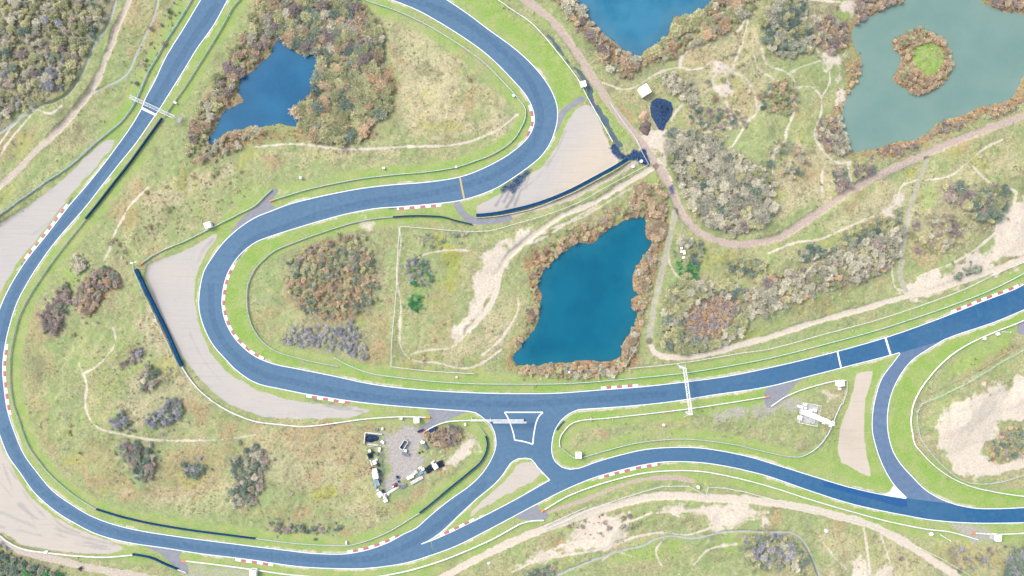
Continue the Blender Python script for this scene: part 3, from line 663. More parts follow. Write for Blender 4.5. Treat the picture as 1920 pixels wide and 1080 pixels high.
patchA = g.attr('patch').outputs['Fac']; sp = g.noise(2.6, 3, .7); sp2 = g.noise(2.1, 4, .75, .4, None)
nb = g.noise(.035, 4, .62, 1.0); nc_ = g.noise(.07, 4, .6, .5)
c = layer(c, g.math('MAXIMUM', patchA, g.math('MULTIPLY', g.ramp(nb, .55, .68), .62)), A(176, 148, 116), A(222, 194, 150), 1.0, 2.0, nk)
c = g.mix(g.math('MULTIPLY', g.ramp(nc_, .56, .7), .6), c, g.mix(g.ramp(nf, .3, .7), A(186, 190, 100), A(212, 208, 130)))
c = g.mix(g.math('MULTIPLY', g.ramp(nc_, .42, .3), .5), c, g.mix(g.ramp(nf, .3, .7), A(140, 160, 124), A(178, 190, 148)))
c = g.mix(g.math('MULTIPLY', g.ramp(sp, .58, .74), .38), c, A(240, 230, 200))
c = g.mix(g.math('MULTIPLY', g.ramp(sp2, .38, .26), .35), c, A(122, 126, 100))
c = layer(c, mossA, A(170, 172, 78), A(206, 206, 112), 1.0, 2.5, nk)
c = layer(c, heathA, A(144, 144, 118), A(196, 188, 154), .9, 2.5, nk)
c = layer(c, reedA, A(150, 118, 90), A(218, 182, 138), 1.0, 2.5, nk)
np_ = g.noise(.022, 4, .6, .6); nq = g.noise(.09, 5, .65, .8)
c = g.mix(g.math('MULTIPLY', g.ramp(np_, .5, .68), .5), c, g.mix(g.ramp(nf, .3, .7), A(150, 180, 118), A(180, 202, 134)))
c = g.mix(g.math('MULTIPLY', g.ramp(nq, .54, .72), .55), c, g.mix(g.ramp(nf, .3, .7), A(196, 184, 140), A(238, 222, 180)))
c = g.mix(g.math('MULTIPLY', g.ramp(nq, .47, .3), .65), c, g.mix(g.ramp(nf, .3, .7), A(128, 132, 104), A(168, 166, 128)))
vergeA = g.attr('verge').outputs['Fac']; skidA = g.attr('skid').outputs['Fac']
c = layer(c, vergeA, g.mix(g.ramp(nm, .4, .62), A(156, 190, 104), A(182, 194, 126)), g.mix(g.ramp(nm, .4, .62), A(182, 210, 122), A(202, 210, 142)), .9, 1.8, nm, nf)
c = layer(c, lushA, g.mix(g.ramp(nm, .4, .62), A(146, 186, 92), A(166, 190, 112)), g.mix(g.ramp(nm, .4, .62), A(178, 208, 110), A(196, 210, 134)), .8, 2.0, nm, nf)
c = layer(c, sandA, A(234, 216, 192), A(255, 245, 230), 1.0, 2.4, nk)
c = layer(c, dirtA, A(212, 196, 178), A(240, 227, 212), .5, 3.0, nf)
c = layer(c, pinkA, A(202, 180, 164), A(230, 212, 198), .5, 3.0, nf)
c = layer(c, paleA, A(188, 184, 158), A(220, 214, 194), .6, 3.0, nk)
warmA = g.attr('warm').outputs['Fac']; greyA = g.attr('grey').outputs['Fac']
c = layer(c, greyA, A(182, 176, 174), A(222, 214, 206), .8, 2.2, nk)
gv = g.mix(g.math('ADD', warmA, g.math('MULTIPLY', g.math('SUBTRACT', nl, .5), .6), clamp=True), g.mix(g.ramp(nx, .3, .7), A(210, 206, 202), A(223, 218, 214)), g.mix(g.ramp(nx, .3, .7), A(230, 214, 194), A(244, 230, 212)))
gv = g.mix(g.math('MULTIPLY', g.ramp(g.noise(.22, 5, .65, 2.0), .55, .75), .3), gv, A(186, 182, 178))
mp = g.n('ShaderNodeMapping'); mp.inputs['Rotation'].default_value = (0, 0, .9); mp.inputs['Scale'].default_value = (.06, 1.4, 1); g.t.links.new(g.pos, mp.inputs[0])
rk = g.noise(1.0, 3, .6, 0, mp.outputs[0])
gv = g.mix(g.math('MULTIPLY', g.ramp(rk, .5, .68), .18), gv, A(180, 175, 171))
gv = g.mix(g.math('MULTIPLY', g.ramp(rk, .45, .3), .18), gv, A(236, 230, 224))
gv = g.mix(g.math('MULTIPLY', skidA, .8), gv, A(150, 150, 156))
c = layer(c, gravA, gv, gv, .15, 4.0, nf, nx)
c = layer(c, darkA, A(28, 62, 104), A(78, 106, 144), .6, 3.0, nk)
c = layer(c, pathA, A(190, 200, 196), A(214, 218, 212), .3, 4.0, nf)
g.bump(nf, .3, .2)
ground_mat = g.done(c, .95)

# ---------------------------------------------------------------- build ground
XX, YY = np.meshgrid(xs, ys)
cover_a = np.stack([np.maximum(lush, islg), np.maximum(sand, .7 * worn), gravel, np.maximum(m_dirt, .0)], -1)
cover_b = np.stack([straw, reed, dark, moss], -1)
cover_c = np.stack([heath, m_pink, m_pale, fpath], -1)
idx = np.arange(NX * NY).reshape(SH)
QUADS = np.stack([idx[:-1, :-1], idx[:-1, 1:], idx[1:, 1:], idx[1:, :-1]], -1).reshape(-1, 4)
warm = np.zeros(SH)
# wheel marks dragged across the gravel
skid = np.zeros(SH)
for pts, wd, k in [([(35,900),(60,925),(95,955),(130,978)],1.6,.8),([(60,915),(85,950),(115,985),(150,1000)],.6,.5),([(20,880),(50,930),(80,965),(110,990)],.5,.4),([(0,905),(40,950),(90,985),(150,1005),(215,1022)],.7,.45),([(0,960),(60,985),(130,1010),(200,1025)],.8,.4),([(-10,985),(60,1000),(140,1020),(205,1030)],.6,.4),([(5,870),(30,930),(60,970),(70,1000)],.4,.35),
    ([(975,320),(972,340),(962,370),(950,388)],1.0,.9),([(968,328),(958,352),(945,380)],1.0,.8),([(985,318),(985,335),(975,360),(965,385)],.7,.7),([(955,340),(945,360),(930,385)],.9,.7),([(995,315),(992,332),(984,350)],.6,.6),([(1035,300),(1010,330),(980,355),(940,378)],.6,.4),([(1060,245),(1040,290),(1010,322)],.5,.35),
    ([(120,385),(90,425),(60,470)],.7,.5),([(45,500),(20,540),(0,580)],.8,.6),([(130,375),(100,410),(60,440)],.5,.3),([(375,520),(372,560),(378,600),(395,645)],.6,.35),([(540,742),(600,755),(660,766)],.9,.6),([(560,745),(620,763),(680,772)],.6,.5),([(345,600),(385,680),(440,735),(510,760)],.4,.25),([(398,450),(380,470),(372,490)],1.0,.4)]:
    q_ = catmull(P(pts), 1.5); dd = dist_lines([q_], 4.0); skid = np.maximum(skid, k * sstep(wd * .5 + .5, wd * .3, dd + (n4 - .5) * 1.0) * sstep(.25, .55, n2))
for (nm, pts), s_ in zip(TRAPS, trap_sd):
    wv = dict(left=.15, bottom=.55, hairpin=.22, upper=.3, island=.55, right=.9)[nm]; warm = np.where(s_ > -2, wv, warm)
    if nm == 'upper': warm = np.where(s_ > -2, np.clip((np.array(W(1060, 300))[1] - ys[:, None]) * -.0 + (xs[None, :] - W(1040, 0)[0]) / 18 + (W(0, 320)[1] - ys[:, None]) / 30 + .25, .2, 1), warm)
def grid_attrs(sel):
    return [('warm', 'POINT', 'FLOAT', warm.ravel()[sel]), ('patch', 'POINT', 'FLOAT', patch.ravel()[sel]), ('verge', 'POINT', 'FLOAT', verge_c.ravel()[sel]), ('skid', 'POINT', 'FLOAT', skid.ravel()[sel]), ('grey', 'POINT', 'FLOAT', greyg.ravel()[sel]), ('cover_a', 'POINT', 'FLOAT_COLOR', cover_a.reshape(-1, 4)[sel]), ('cover_b', 'POINT', 'FLOAT_COLOR', cover_b.reshape(-1, 4)[sel]), ('cover_c', 'POINT', 'FLOAT_COLOR', cover_c.reshape(-1, 4)[sel])]
def sheet(name, mask, lift, mat, zarr=None, attrs=None, kind='structure'):
    """a part of the survey grid as a sheet of its own, lying on the ground"""
    fm = (mask[:-1, :-1] & mask[1:, :-1] & mask[:-1, 1:] & mask[1:, 1:]).ravel()
    if not fm.any(): return None
    q = QUADS[fm]; sel, inv = np.unique(q, return_inverse=True)
    zz = (Z if zarr is None else zarr).ravel()[sel] + lift
    V = np.stack([XX.ravel()[sel], YY.ravel()[sel], zz], -1)
    at = grid_attrs(sel) if attrs is None else [(n_, 'POINT', 'FLOAT', a_.ravel()[sel]) for n_, a_ in attrs]
    o = bpy.data.objects.new(name, np_mesh(name, V, inv.reshape(-1, 4), [mat], smooth=True, attrs=at)); col.objects.link(o)
    if kind: o['kind'] = kind
    return o
allm = np.ones(SH, bool)
sheet('ground', allm, 0, ground_mat)
for (nm, pts), s in zip(TRAPS, trap_sd):
    tag(sheet('gravel_trap', s > -1.2, .004, ground_mat), None)
for nm, p, d, kind in road_lines: sheet(nm, (d < .6) & (~road_in) & (~apron_in), .006, ground_mat)
for p, d in fp_lines: sheet('footpath', d < .4, .008, ground_mat)

# ---------------------------------------------------------------- water
def water_mat(name, deep, mid, shallow):
    t = NT(name); a = t.attr('shallow').outputs['Fac']
    n = t.noise(1.3, 4, .75); m = t.noise(.06, 3, .5)
    d = t.mix(t.ramp(m, .35, .65), deep, mid)
    d = t.mix(t.math('MULTIPLY', t.ramp(n, .35, .7), .5), d, mid)
    f = t.math('ADD', a, t.math('MULTIPLY', t.math('SUBTRACT', t.noise(.35, 4, .6), .5), .5))
    cc = t.mix(t.math('MULTIPLY', f, .85, clamp=True), d, shallow)
    t.bump(t.noise(2.2, 3, .6), .12, .05)
    t.b.inputs['Specular IOR Level'].default_value = .2
    return t.done(cc, .22)
wm = dict(A=water_mat('blue_pond_water', A(12, 104, 154), A(36, 124, 172), A(50, 112, 150)),
          B=water_mat('pale_blue_pond_water', A(40, 126, 166), A(72, 148, 184), A(104, 150, 174)),
          C=water_mat('teal_pond_water', A(0, 106, 140), A(10, 120, 152), A(44, 134, 158)),
          D=water_mat('milky_pond_water', A(130, 167, 160), A(141, 174, 166), A(154, 182, 168)))
for k in 'ABCD':
    s = pond_sd[k]
    sheet('water', s > -2.5, 0, wm[k], np.full(SH, -.34), [('shallow', sstep(9, .5, s + (n5 - .5) * 8) * (.55 if k in 'CB' else .4))])
sheet('water', ditch_sd > -2, 0, water_mat('ditch_water', A(30, 90, 150), A(74, 124, 170), A(120, 134, 130)), np.full(SH, -.3), [('shallow', sstep(2.0, .2, ditch_sd))])

# ---------------------------------------------------------------- asphalt
def cdt(polys):
    vs, es, fs = [], [], []
    for p in polys:
        keep = [0]
        for i in range(1, len(p)):
            if np.linalg.norm(p[i] - p[keep[-1]]) > .05: keep.append(i)
        if np.linalg.norm(p[keep[-1]] - p[0]) < .05: keep.pop()
        n = len(vs); vs += [Vector((float(a), float(b))) for a, b in p[keep]]
        m = len(vs) - n; fs.append(list(range(n, n + m)))
    r = delaunay_2d_cdt(vs, es, fs, 1, 1e-4)
    f = []
    for q in r[2]:
        cx = sum(r[0][i].x for i in q) / len(q); cy = sum(r[0][i].y for i in q) / len(q)
        if any(pip(p, cx, cy) for p in polys): f.append(q)
    return r[0], f
def flat(name, polys, z, mat, kind='structure'):
    v, f = cdt(polys)
    f = [tuple(q) if True else q for q in f]
    me = bpy.data.meshes.new(name); me.from_pydata([(a.x, a.y, z) for a in v], [], f)
    import bmesh
    bm = bmesh.new(); bm.from_mesh(me)
    for q in bm.faces:
        if q.normal.z < 0: q.normal_flip()
    bm.to_mesh(me); bm.free(); me.materials.append(mat)
    o = bpy.data.objects.new(name, me); col.objects.link(o); o['kind'] = kind
    return o
def asphalt(name, c1, c2, east1=None, east2=None):
    t = NT(name)
    n = t.noise(.5, 6, .7); l = t.noise(.03, 4, .55); f = t.noise(5, 2, .6)
    cc = t.mix(t.ramp(n, .3, .7), c1, c2)
    if east1:
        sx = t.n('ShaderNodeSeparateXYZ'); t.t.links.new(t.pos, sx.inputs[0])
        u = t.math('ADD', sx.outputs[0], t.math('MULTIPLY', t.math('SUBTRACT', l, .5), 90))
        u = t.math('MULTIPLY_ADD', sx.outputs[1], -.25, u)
        cc = t.mix(t.ramp(u, 0, 215), cc, t.mix(t.ramp(n, .3, .7), east1, east2))  # colour blends into a second, darker pair towards the east
    cc = t.mix(t.math('MULTIPLY', t.ramp(l, .42, .6), .35), cc, c1)
    cc = t.mix(t.math('MULTIPLY', t.ramp(t.noise(.14, 5, .7, 1.5), .55, .72), .4), cc, c2)
    cc = t.mix(t.math('MULTIPLY', t.ramp(f, .45, .8), .25), cc, c2)
    t.bump(f, .3, .02)
    return t.done(cc, .8)
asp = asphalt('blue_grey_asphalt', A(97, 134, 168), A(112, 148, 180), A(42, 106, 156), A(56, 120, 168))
asp_old = asphalt('older_grey_asphalt', A(108, 136, 172), A(130, 154, 184))
asp_ap = asphalt('worn_grey_asphalt', A(158, 160, 172), A(178, 180, 188))
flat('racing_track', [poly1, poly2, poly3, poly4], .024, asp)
flat('link_road', [poly5], .028, asp_old)
for a in aprons: flat('service_road', [a], .012, asp_ap)

# ---------------------------------------------------------------- painted lines
paint_white = plain('white_road_paint', (.74, .76, .78, 1), (.56, .6, .66, 1), 1.5, .6)
paint_yellow = plain('yellow_road_paint', A(244, 214, 150), A(226, 190, 130), 2, .6)
def ribbon(name, p, w, z, mat, kind='structure', jitter=0.0):
    n = normals(p); hw = np.full(len(p), w / 2)
    L, R = p + n * hw[:, None], p - n * hw[:, None]
    V = np.vstack([np.c_[L, np.full(len(p), z)], np.c_[R, np.full(len(p), z)]])
    m = len(p); Fq = np.array([(i, m + i, m + i + 1, i + 1) for i in range(m - 1)])
    o = bpy.data.objects.new(name, np_mesh(name, V, Fq, [mat])); col.objects.link(o)
    if kind: o['kind'] = kind
    return o
LW = .33
for k, sgn in (('t1o', 1), ('t1i', -1), ('t2o', -1), ('t2i', 1), ('stl', 1), ('stl2', 1), ('jr', -1), ('ll', 1), ('lr', -1)):
    p = E[k]
    ribbon('edge_line', offset(p, sgn * .25), LW, .036 + .004 * (k in ('stl', 'stl2')), paint_white)
ribbon('edge_line', offset(E['li'], 1 * -.2), LW, .036, paint_white)
ribbon('edge_line', offset(E['li2'], -.2), LW, .04, paint_white)
ribbon('edge_line', E['il'], LW, .036, paint_white)
ribbon('edge_line', E['ib'], LW, .04, paint_white)
def mark(a, b, w, mat=None, z=.044, name='road_marking'):
    ribbon(name, catmull(P([a, b]), 4), w, z, mat or paint_white)
mark((265.5, 202.5), (293, 216), 1.15)
mark((862, 332), (870.5, 374), .8, paint_yellow)
mark((1570, 659), (1577, 690), .7); mark((1660, 633), (1670, 666), .9)
trap_pts = P([(946, 773), (1018, 773), (1011, 780), (1006, 790), (1002, 807), (1000, 822), (999, 833), (990, 830), (978, 827), (965, 825), (963, 814), (957, 795), (951, 781)])
q = trap_pts
for i, seg in enumerate((q[0:2], q[1:7], q[6:10], np.vstack([q[9:], q[:1]]))): ribbon('road_marking', catmull(seg, .8), .55, .044 + .003 * i, paint_white)
flat('road_marking', [P([(1676, 910), (1699.5, 934.5), (1679, 931), (1656, 927), (1668, 922)])], .048, paint_white)
# rubbered-in racing line, a little darker than the rest
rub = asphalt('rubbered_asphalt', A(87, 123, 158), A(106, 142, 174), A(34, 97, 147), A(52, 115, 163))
for line in ([(742,-10),(800,8),(870,40),(930,84),(985,140),(1010,190),(1012,235),(990,282),(940,322),(880,345),(800,364),(700,378),(600,402),(520,432),(470,452),(440,485)],
             [(395,530),(400,600),(430,655),(480,695),(560,718),(680,742),(800,752),(960,758),(1100,750),(1250,738)],
             [(408,5),(350,90),(290,190),(250,240),(200,310),(140,395),(70,480),(26,555),(4,640)],
             [(10,800),(50,885),(110,945),(200,992),(320,1018),(470,1038),(640,1050),(720,1042),(790,1008),(860,955),(910,905)]):
    p = catmull(P(line), 2.0)
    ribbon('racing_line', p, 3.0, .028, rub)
flat('asphalt_patch', [P([(1543,903),(1560,905),(1700,936),(1702,950),(1690,952),(1640,937),(1545,912)])], .029, plain('patched_asphalt', A(34, 96, 160), A(44, 108, 168), 1.0, .8))
# ---------------------------------------------------------------- materials of built things
galv = plain('galvanised_steel', (.40, .45, .48, 1), (.28, .33, .37, 1), 2.0, .5, .0, .4)
galv_blue = plain('weathered_blue_grey_steel', (.34, .45, .53, 1), (.24, .35, .44, 1), 1.5, .6)
white_bar = plain('white_painted_steel', (.66, .68, .67, 1), (.5, .52, .52, 1), .8, .5)
green_bar = plain('pale_green_steel', (.42, .52, .48, 1), (.28, .37, .35, 1), 1.2, .5)
orange_m = plain('orange_plastic', (.75, .22, .06, 1), None, 4, .5)
rubber = plain('dark_blue_rubber_belt', A(4, 74, 122), A(10, 90, 140), .7, .7, 0, .1)
black_tyre = plain('black_rubber', A(22, 48, 76), A(40, 66, 96), 2.0, .7)
red_paint = plain('red_kerb_paint', A(228, 144, 142), A(214, 124, 126), 1.5, .6)
white_kerb = plain('white_kerb_paint', (.74, .74, .74, 1), (.62, .62, .64, 1), 1.5, .6)
white_wall = plain('white_panel', (.74, .74, .75, 1), (.6, .6, .62, 1), .9, .5)
white_roof = plain('white_sheet_roof', (.86, .86, .88, 1), (.78, .78, .80, 1), .8, .45)
grey_wall = plain('grey_panel', (.34, .35, .36, 1), None, 1.2, .6)
glass_m = plain('dark_glass', A(70, 90, 120), None, 1, .1, 0, .5)
conc = plain('pale_concrete', (.42, .41, .39, 1), (.30, .30, .29, 1), 1.0, .85)
conc_w = plain('whitewashed_concrete', (.52, .52, .51, 1), (.36, .36, .37, 1), 1.0, .8)
wood = plain('weathered_timber', (.34, .29, .24, 1), (.22, .19, .16, 1), 3, .85)
wire = plain('fence_wire', (.55, .58, .56, 1), (.42, .46, .44, 1), 2, .5)
mastw = plain('white_mast_steel', (.74, .76, .80, 1), (.6, .63, .68, 1), 2, .45)
dark_blue = plain('dark_blue_paint', A(28, 72, 120), A(20, 58, 100), 1, .35)
red_body = plain('crimson_paint', A(178, 44, 84), A(150, 30, 66), 2, .35)
gravel_heap = plain('brown_soil', A(150, 130, 124), A(110, 96, 96), .9, .95)
sand_heap = plain('orange_sand', A(226, 196, 170), A(206, 172, 146), .8, .95)
millings = plain('asphalt_millings', A(20, 50, 88), A(62, 90, 126), .9, .95)
green_paint = plain('pale_green_paint', A(190, 220, 190), None, 1, .5)
blue_pipe = plain('pale_blue_plastic', A(170, 205, 225), None, 2, .5)
grey_sheet = plain('grey_tarpaulin', A(150, 160, 180), A(120, 132, 156), 1.2, .6)

# ---------------------------------------------------------------- crash barriers
def barrier(px, label, mat, w=.5, end=None, h=.85, group=None, cat='guardrail', name='guardrail'):
    p = catmull(P(px), 1.5); w = w * .7
    b = MB(); hw = w / 2
    prof = [(-hw, .32), (-hw, h - .08), (-hw * .55, h), (-hw * .3, h - .05), (hw * .3, h - .05), (hw * .55, h), (hw, h - .08), (hw, .32)]
    z = zats(p); b.sweep(p, prof, z=z)
    for i in range(0, len(p), 3):
        b.box((p[i][0], p[i][1], z[i] + .05), (.14, .14, .7))
    o = b.build(name, mat); tag(o, label, cat, group)
    if end is not None:
        c = p[-1] if end else p[0]; d = (p[-1] - p[-2]) if end else (p[0] - p[1]); d = d / np.linalg.norm(d); n = np.array([-d[1], d[0]])
        m = MB(); q = np.array([c - d * .1 + d * t for t in (0, .7, 1.4, 2.0)])
        m.sweep(q, lambda i: [(-hw - .06, .2), (-hw - .06, h), (hw + .06, h), (hw + .06, .2)], z=np.full(4, zat(*c)))
        m.build('end_cap', orange_m, o)
    return o
barrier([(365,-12),(360,0),(347,22),(330,50),(312,77),(296,107),(282,130),(270,157),(260,180),(250,200),(230,227),(207,247),(180,269),(155,292),(125,317),(87,342),(50,369),(0,407),(-40,440)], 'blue grey guardrail outside the left straight, behind the far left gravel trap', galv_blue, .5)
barrier([(456,-12),(450,0),(437,15),(425,37),(405,72),(375,120),(350,160),(325,195),(308,220)], 'grey guardrail between the left straight and the blue pond scrub, ending at the gantry', galv, .45)
barrier([(162,411),(130,451),(95,497),(66,540),(50,567),(37,595),(29,625),(22,660),(20,697),(22,732),(27,760),(36,785),(44,810),(57,840),(75,865),(91,885),(120,912),(150,935),(182,954)], 'long grey guardrail inside the wide left bend, between two tyre barriers', galv, .42)
barrier([(480,1009),(517,1014),(580,1020),(630,1022),(660,1021),(692,1012),(730,996),(757,980),(787,961)], 'thin pale guardrail above the bottom bend, between two tyre barriers', galv, .4)
barrier([(899,801),(905,807),(911,817)], 'short pale guardrail above the small tyre barrier by the sign gantry', galv, .35)
barrier([(675,-10),(685,0),(730,16),(767,31),(805,50),(842,72),(880,97),(910,120),(937,147),(960,172),(975,190),(984,202),(985,220),(977,240),(960,265),(925,289),(892,302),(855,314),(805,322),(730,329),(680,335),(630,344),(580,355),(542,366),(514,375)], 'pale green grey guardrail on the inside of the upper right bend, with orange end cap', green_bar, .5, end=True)
barrier([(510,356),(495,370),(480,385),(450,401),(400,426),(350,451),(312,467),(287,480),(271,492)], 'pale green grey guardrail above the hairpin gravel trap, passing a white hut', green_bar, .5, end=True)
barrier([(250,494),(253.5,505),(269,540),(292,590),(314,637),(338,688)], 'thin white guardrail directly behind the wide tyre barrier of the hairpin', white_bar, .3)
barrier([(343,687),(357,710),(382,737),(410,759),(440,775),(480,790),(530,796),(567,799),(605,796),(680,786),(730,782),(767,781),(799,782)], 'bright white guardrail curving below the hairpin gravel trap, with orange end cap', white_bar, .62, end=True)
barrier([(800,807),(812,800),(837,791),(880,788),(893,788)], 'white guardrail curving from the dirt yard to the sign gantry', white_bar, .6, end=False)
barrier([(737,407),(705,410),(667,417),(605,436),(555,454),(517,470),(497,485),(480,503),(467,530),(464,552),(465,577),(471,605),(480,623),(495,642),(520,659),(555,670),(592,679),(635,687)], 'grey guardrail around the inside of the hairpin', galv, .45)
barrier([(627,670),(655,685),(692,699),(742,707),(805,714),(880,719),(960,720),(1060,719),(1135,714),(1210,707),(1285,699),(1360,687),(1440,672),(1540,647),(1640,620),(1715,596),(1790,570),(1865,540),(1920,512),(1980,480)], 'long green grey guardrail above the main straight', green_bar, .5)
barrier([(905,-18),(932,0),(960,19),(990,39),(1017,65),(1042,95),(1067,127),(1085,152),(1100,180),(1115,207),(1132,237),(1149,266)], 'white guardrail beside the water ditch at the upper right bend', white_bar, .45)
barrier([(1180,302),(1150,321),(1113,341),(1075,361),(1037,377),(999,391.5),(961,400.5),(931,405.5),(892,409)], 'thin white guardrail directly behind the curved tyre barrier of the upper gravel trap', white_bar, .3)
barrier([(1050,838),(1049,826),(1053,814),(1057,809),(1067,797),(1085,789),(1135,784),(1210,776),(1285,767),(1360,756),(1434,744)], 'white guardrail below the main straight with orange end cap', white_bar, .5, end=True)
barrier([(1445,762),(1470,745),(1502,731),(1540,720),(1572,713),(1586,713)], 'white guardrail in front of the mast enclosure, ending at a white hut', white_bar, .5)
barrier([(1577,757),(1565,782),(1554,809),(1540,830),(1522,846),(1500,856),(1477,855),(1440,848),(1385,835),(1335,827),(1285,823),(1235,825),(1185,832),(1135,845),(1092,857),(1080,859),(1067,852),(1055,840)], 'long pale guardrail looping under the white mast and above the lower straight', galv, .45)
barrier([(1021,955),(1060,932),(1110,912),(1160,897),(1210,886),(1260,882),(1310,883),(1360,891),(1440,911),(1515,935),(1590,957),(1665,977),(1740,992),(1777,996),(1832,1011)], 'bright white guardrail below the lower straight beside the sandy road, with orange end cap', white_bar, .6, end=False)
barrier([(1827,999),(1865,1001),(1920,999),(1980,994)], 'short white guardrail above the white hut in the bottom right corner, with orange end cap', white_bar, .55, end=False)
barrier([(-30,975),(0,1001),(20,1017),(50,1030),(100,1037),(150,1042),(200,1044),(250,1040)], 'bright white guardrail along the bottom left gravel trap', white_bar, .65)
barrier([(334,1067),(350,1073)], 'short white guardrail end after the bottom left tyre barrier', white_bar, .4)
barrier([(349,1051),(400,1057),(475,1067),(530,1075),(580,1080),(640,1084),(690,1083),(717,1079),(767,1069),(830,1050),(880,1030),(930,1007),(960,990),(980,980),(1000,976),(1020,975)], 'bright white guardrail along the outside of the bottom bend, with orange end cap', white_bar, .65, end=False)
barrier([(1975,570),(1920,600),(1865,622),(1815,645),(1777,670),(1747,700),(1722,735),(1710,765),(1707,790),(1709,810),(1714,832),(1730,852),(1750,872),(1777,892),(1815,910),(1865,922),(1920,930),(1975,932)], 'white guardrail around the outside of the right link road', white_bar, .55)

# ---------------------------------------------------------------- tyre barriers wrapped in belt
def tyres(px, label, w=1.1, h=1.1):
    w *= .82 if w > 1.3 else .66
    p = catmull(P(px), .42); z = zats(p); b = MB()
    def prof(i):
        k = .94 if i % 2 else 1.0
        a = w / 2 * k
        return [(-a, .02), (-a, h * .96), (-a * .75, h * k), (-a * .3, h * (k - .06)), (a * .3, h * (k - .06)), (a * .75, h * k), (a, h * .96), (a, .02)]
    b.sweep(p, prof, z=z)
    tag(b.build('tyre_barrier', rubber), label, 'tyre barrier', 'tyre barriers around the track')
tyres([(305,222),(271,269),(245,305),(212,347),(185,382),(162,410)], 'dark blue tyre barrier along the inside of the left straight', .9)
tyres([(182,954),(225,967),(275,979),(350,992),(425,1002),(480,1009)], 'dark blue tyre barrier along the inside of the bottom left bend', .9)
tyres([(787,961),(805,947),(842,916),(880,885),(902,865),(912,845),(914,830),(911,817)], 'dark blue tyre barrier bending between the dirt yard and the track junction', .95)
tyres([(258,505),(275,538),(298,588),(321,636),(343,685)], 'widest dark blue tyre barrier, left edge of the hairpin gravel trap', 1.75, 1.2)
tyres([(737,407),(767,405),(800,405),(830,407),(855,414),(885,421)], 'dark blue tyre barrier below the red and white kerb of the middle bend', .8)
tyres([(1177,298),(1147,316),(1110,336),(1072,356),(1035,372),(997,385),(960,394),(930,400),(893,404)], 'dark blue tyre barrier along the lower edge of the upper gravel trap', 1.5, 1.2)
tyres([(250,1038),(285,1045),(312,1057),(334,1066)], 'short dark blue tyre barrier beside the bottom left gravel trap', 1.0)
tyres([(1043,806),(1057,789)], 'short grey blue tyre stack strip at the right corner of the junction', .55, .7)

# ---------------------------------------------------------------- wire fences
def fence(px, label, h=1.6, step=3.0, mat=None, name='wire_fence', straight=False):
    p = np.vstack([catmull(P(px[i:i + 2]), step)[:-1] for i in range(len(px) - 1)] + [P(px[-1:])]) if straight else catmull(P(px), step); z = zats(p); b = MB()
    for i in range(len(p)):
        b.bar((p[i][0], p[i][1], z[i] - .1), (p[i][0], p[i][1], z[i] + h), .07, n=5)
    for i in range(len(p) - 1):
        for hh in (.3, .8, 1.2, h - .05):
            b.bar((p[i][0], p[i][1], z[i] + hh), (p[i + 1][0], p[i + 1][1], z[i + 1] + hh), .045 if hh > h - .1 else .02, n=4)
    # verdigris cap rail makes the line readable from the air
    b.sweep(p, [(-.07, h - .03), (-.07, h + .04), (.07, h + .04), (.07, h - .03)], z=z)
    return tag(b.build(name, mat or wire), label, 'fence')
fence([(1215,309),(1185,325),(1135,352),(1085,380),(1035,400),(960,422),(917,433),(867,434),(805,429),(751,425)], 'wire fence running from the track crossing to the corner above the middle pond')
fence([(751,425),(747,470),(744,540),(740,590),(736,640),(734,687)], 'straight wire fence dividing the middle infield from top to bottom')
fence([(734,687),(805,695),(890,700)], 'short wire fence below the sandy slope west of the teal pond')
fence([(1200,280),(1207,294),(1215,309)], 'short pale fence beside the dark millings at the track crossing', mat=galv)
fence([(1145,197),(1172,235),(1192,262),(1200,279)], 'wire fence between the water ditch and the dirt road')
fence([(1197,642),(1185,662),(1172,687)], 'short wire fence at the lower right corner of the teal pond')
fence([(1178,690),(1235,685),(1310,675),(1385,662),(1440,654),(1540,627),(1640,600),(1740,567),(1810,540),(1860,515),(1920,490),(1980,465)], 'long wire fence between the sand road and the main straight')
fence([(1022,990),(1060,975),(1097,957),(1135,943),(1172,930),(1205,920),(1242,910),(1290,910),(1322,927)], 'wire fence above the sandy road, ending beside the white tank', straight=True)
fence([(1322,927),(1326,912),(1360,914),(1400,922),(1440,933),(1500,950),(1560,964),(1620,979),(1655,990),(1677,1002),(1715,1022),(1765,1047),(1815,1077),(1850,1095)], 'wire fence along the sandy road below the lower straight', straight=True)
fence([(1975,625),(1920,652),(1865,682),(1802,719),(1752,745),(1725,757),(1717,772),(1719,810),(1722,820),(1740,845),(1770,877),(1802,900),(1830,906),(1865,904),(1920,889),(1975,875)], 'pale fence looping around the sandy quarry on the right', mat=green_bar)
fence([(1586,714),(1585,732),(1577,757)], 'short fence beside the white hut and the tan gravel strip')
fence([(1975,612),(1920,640),(1880,664),(1840,687),(1790,713),(1740,737)], 'dark low timber fence above the looping quarry fence', .9, 2.5, wood, 'timber_fence')
fence([(1020,985),(1060,967),(1100,950)], 'thin low fence beside the pink dirt track', 1.0)

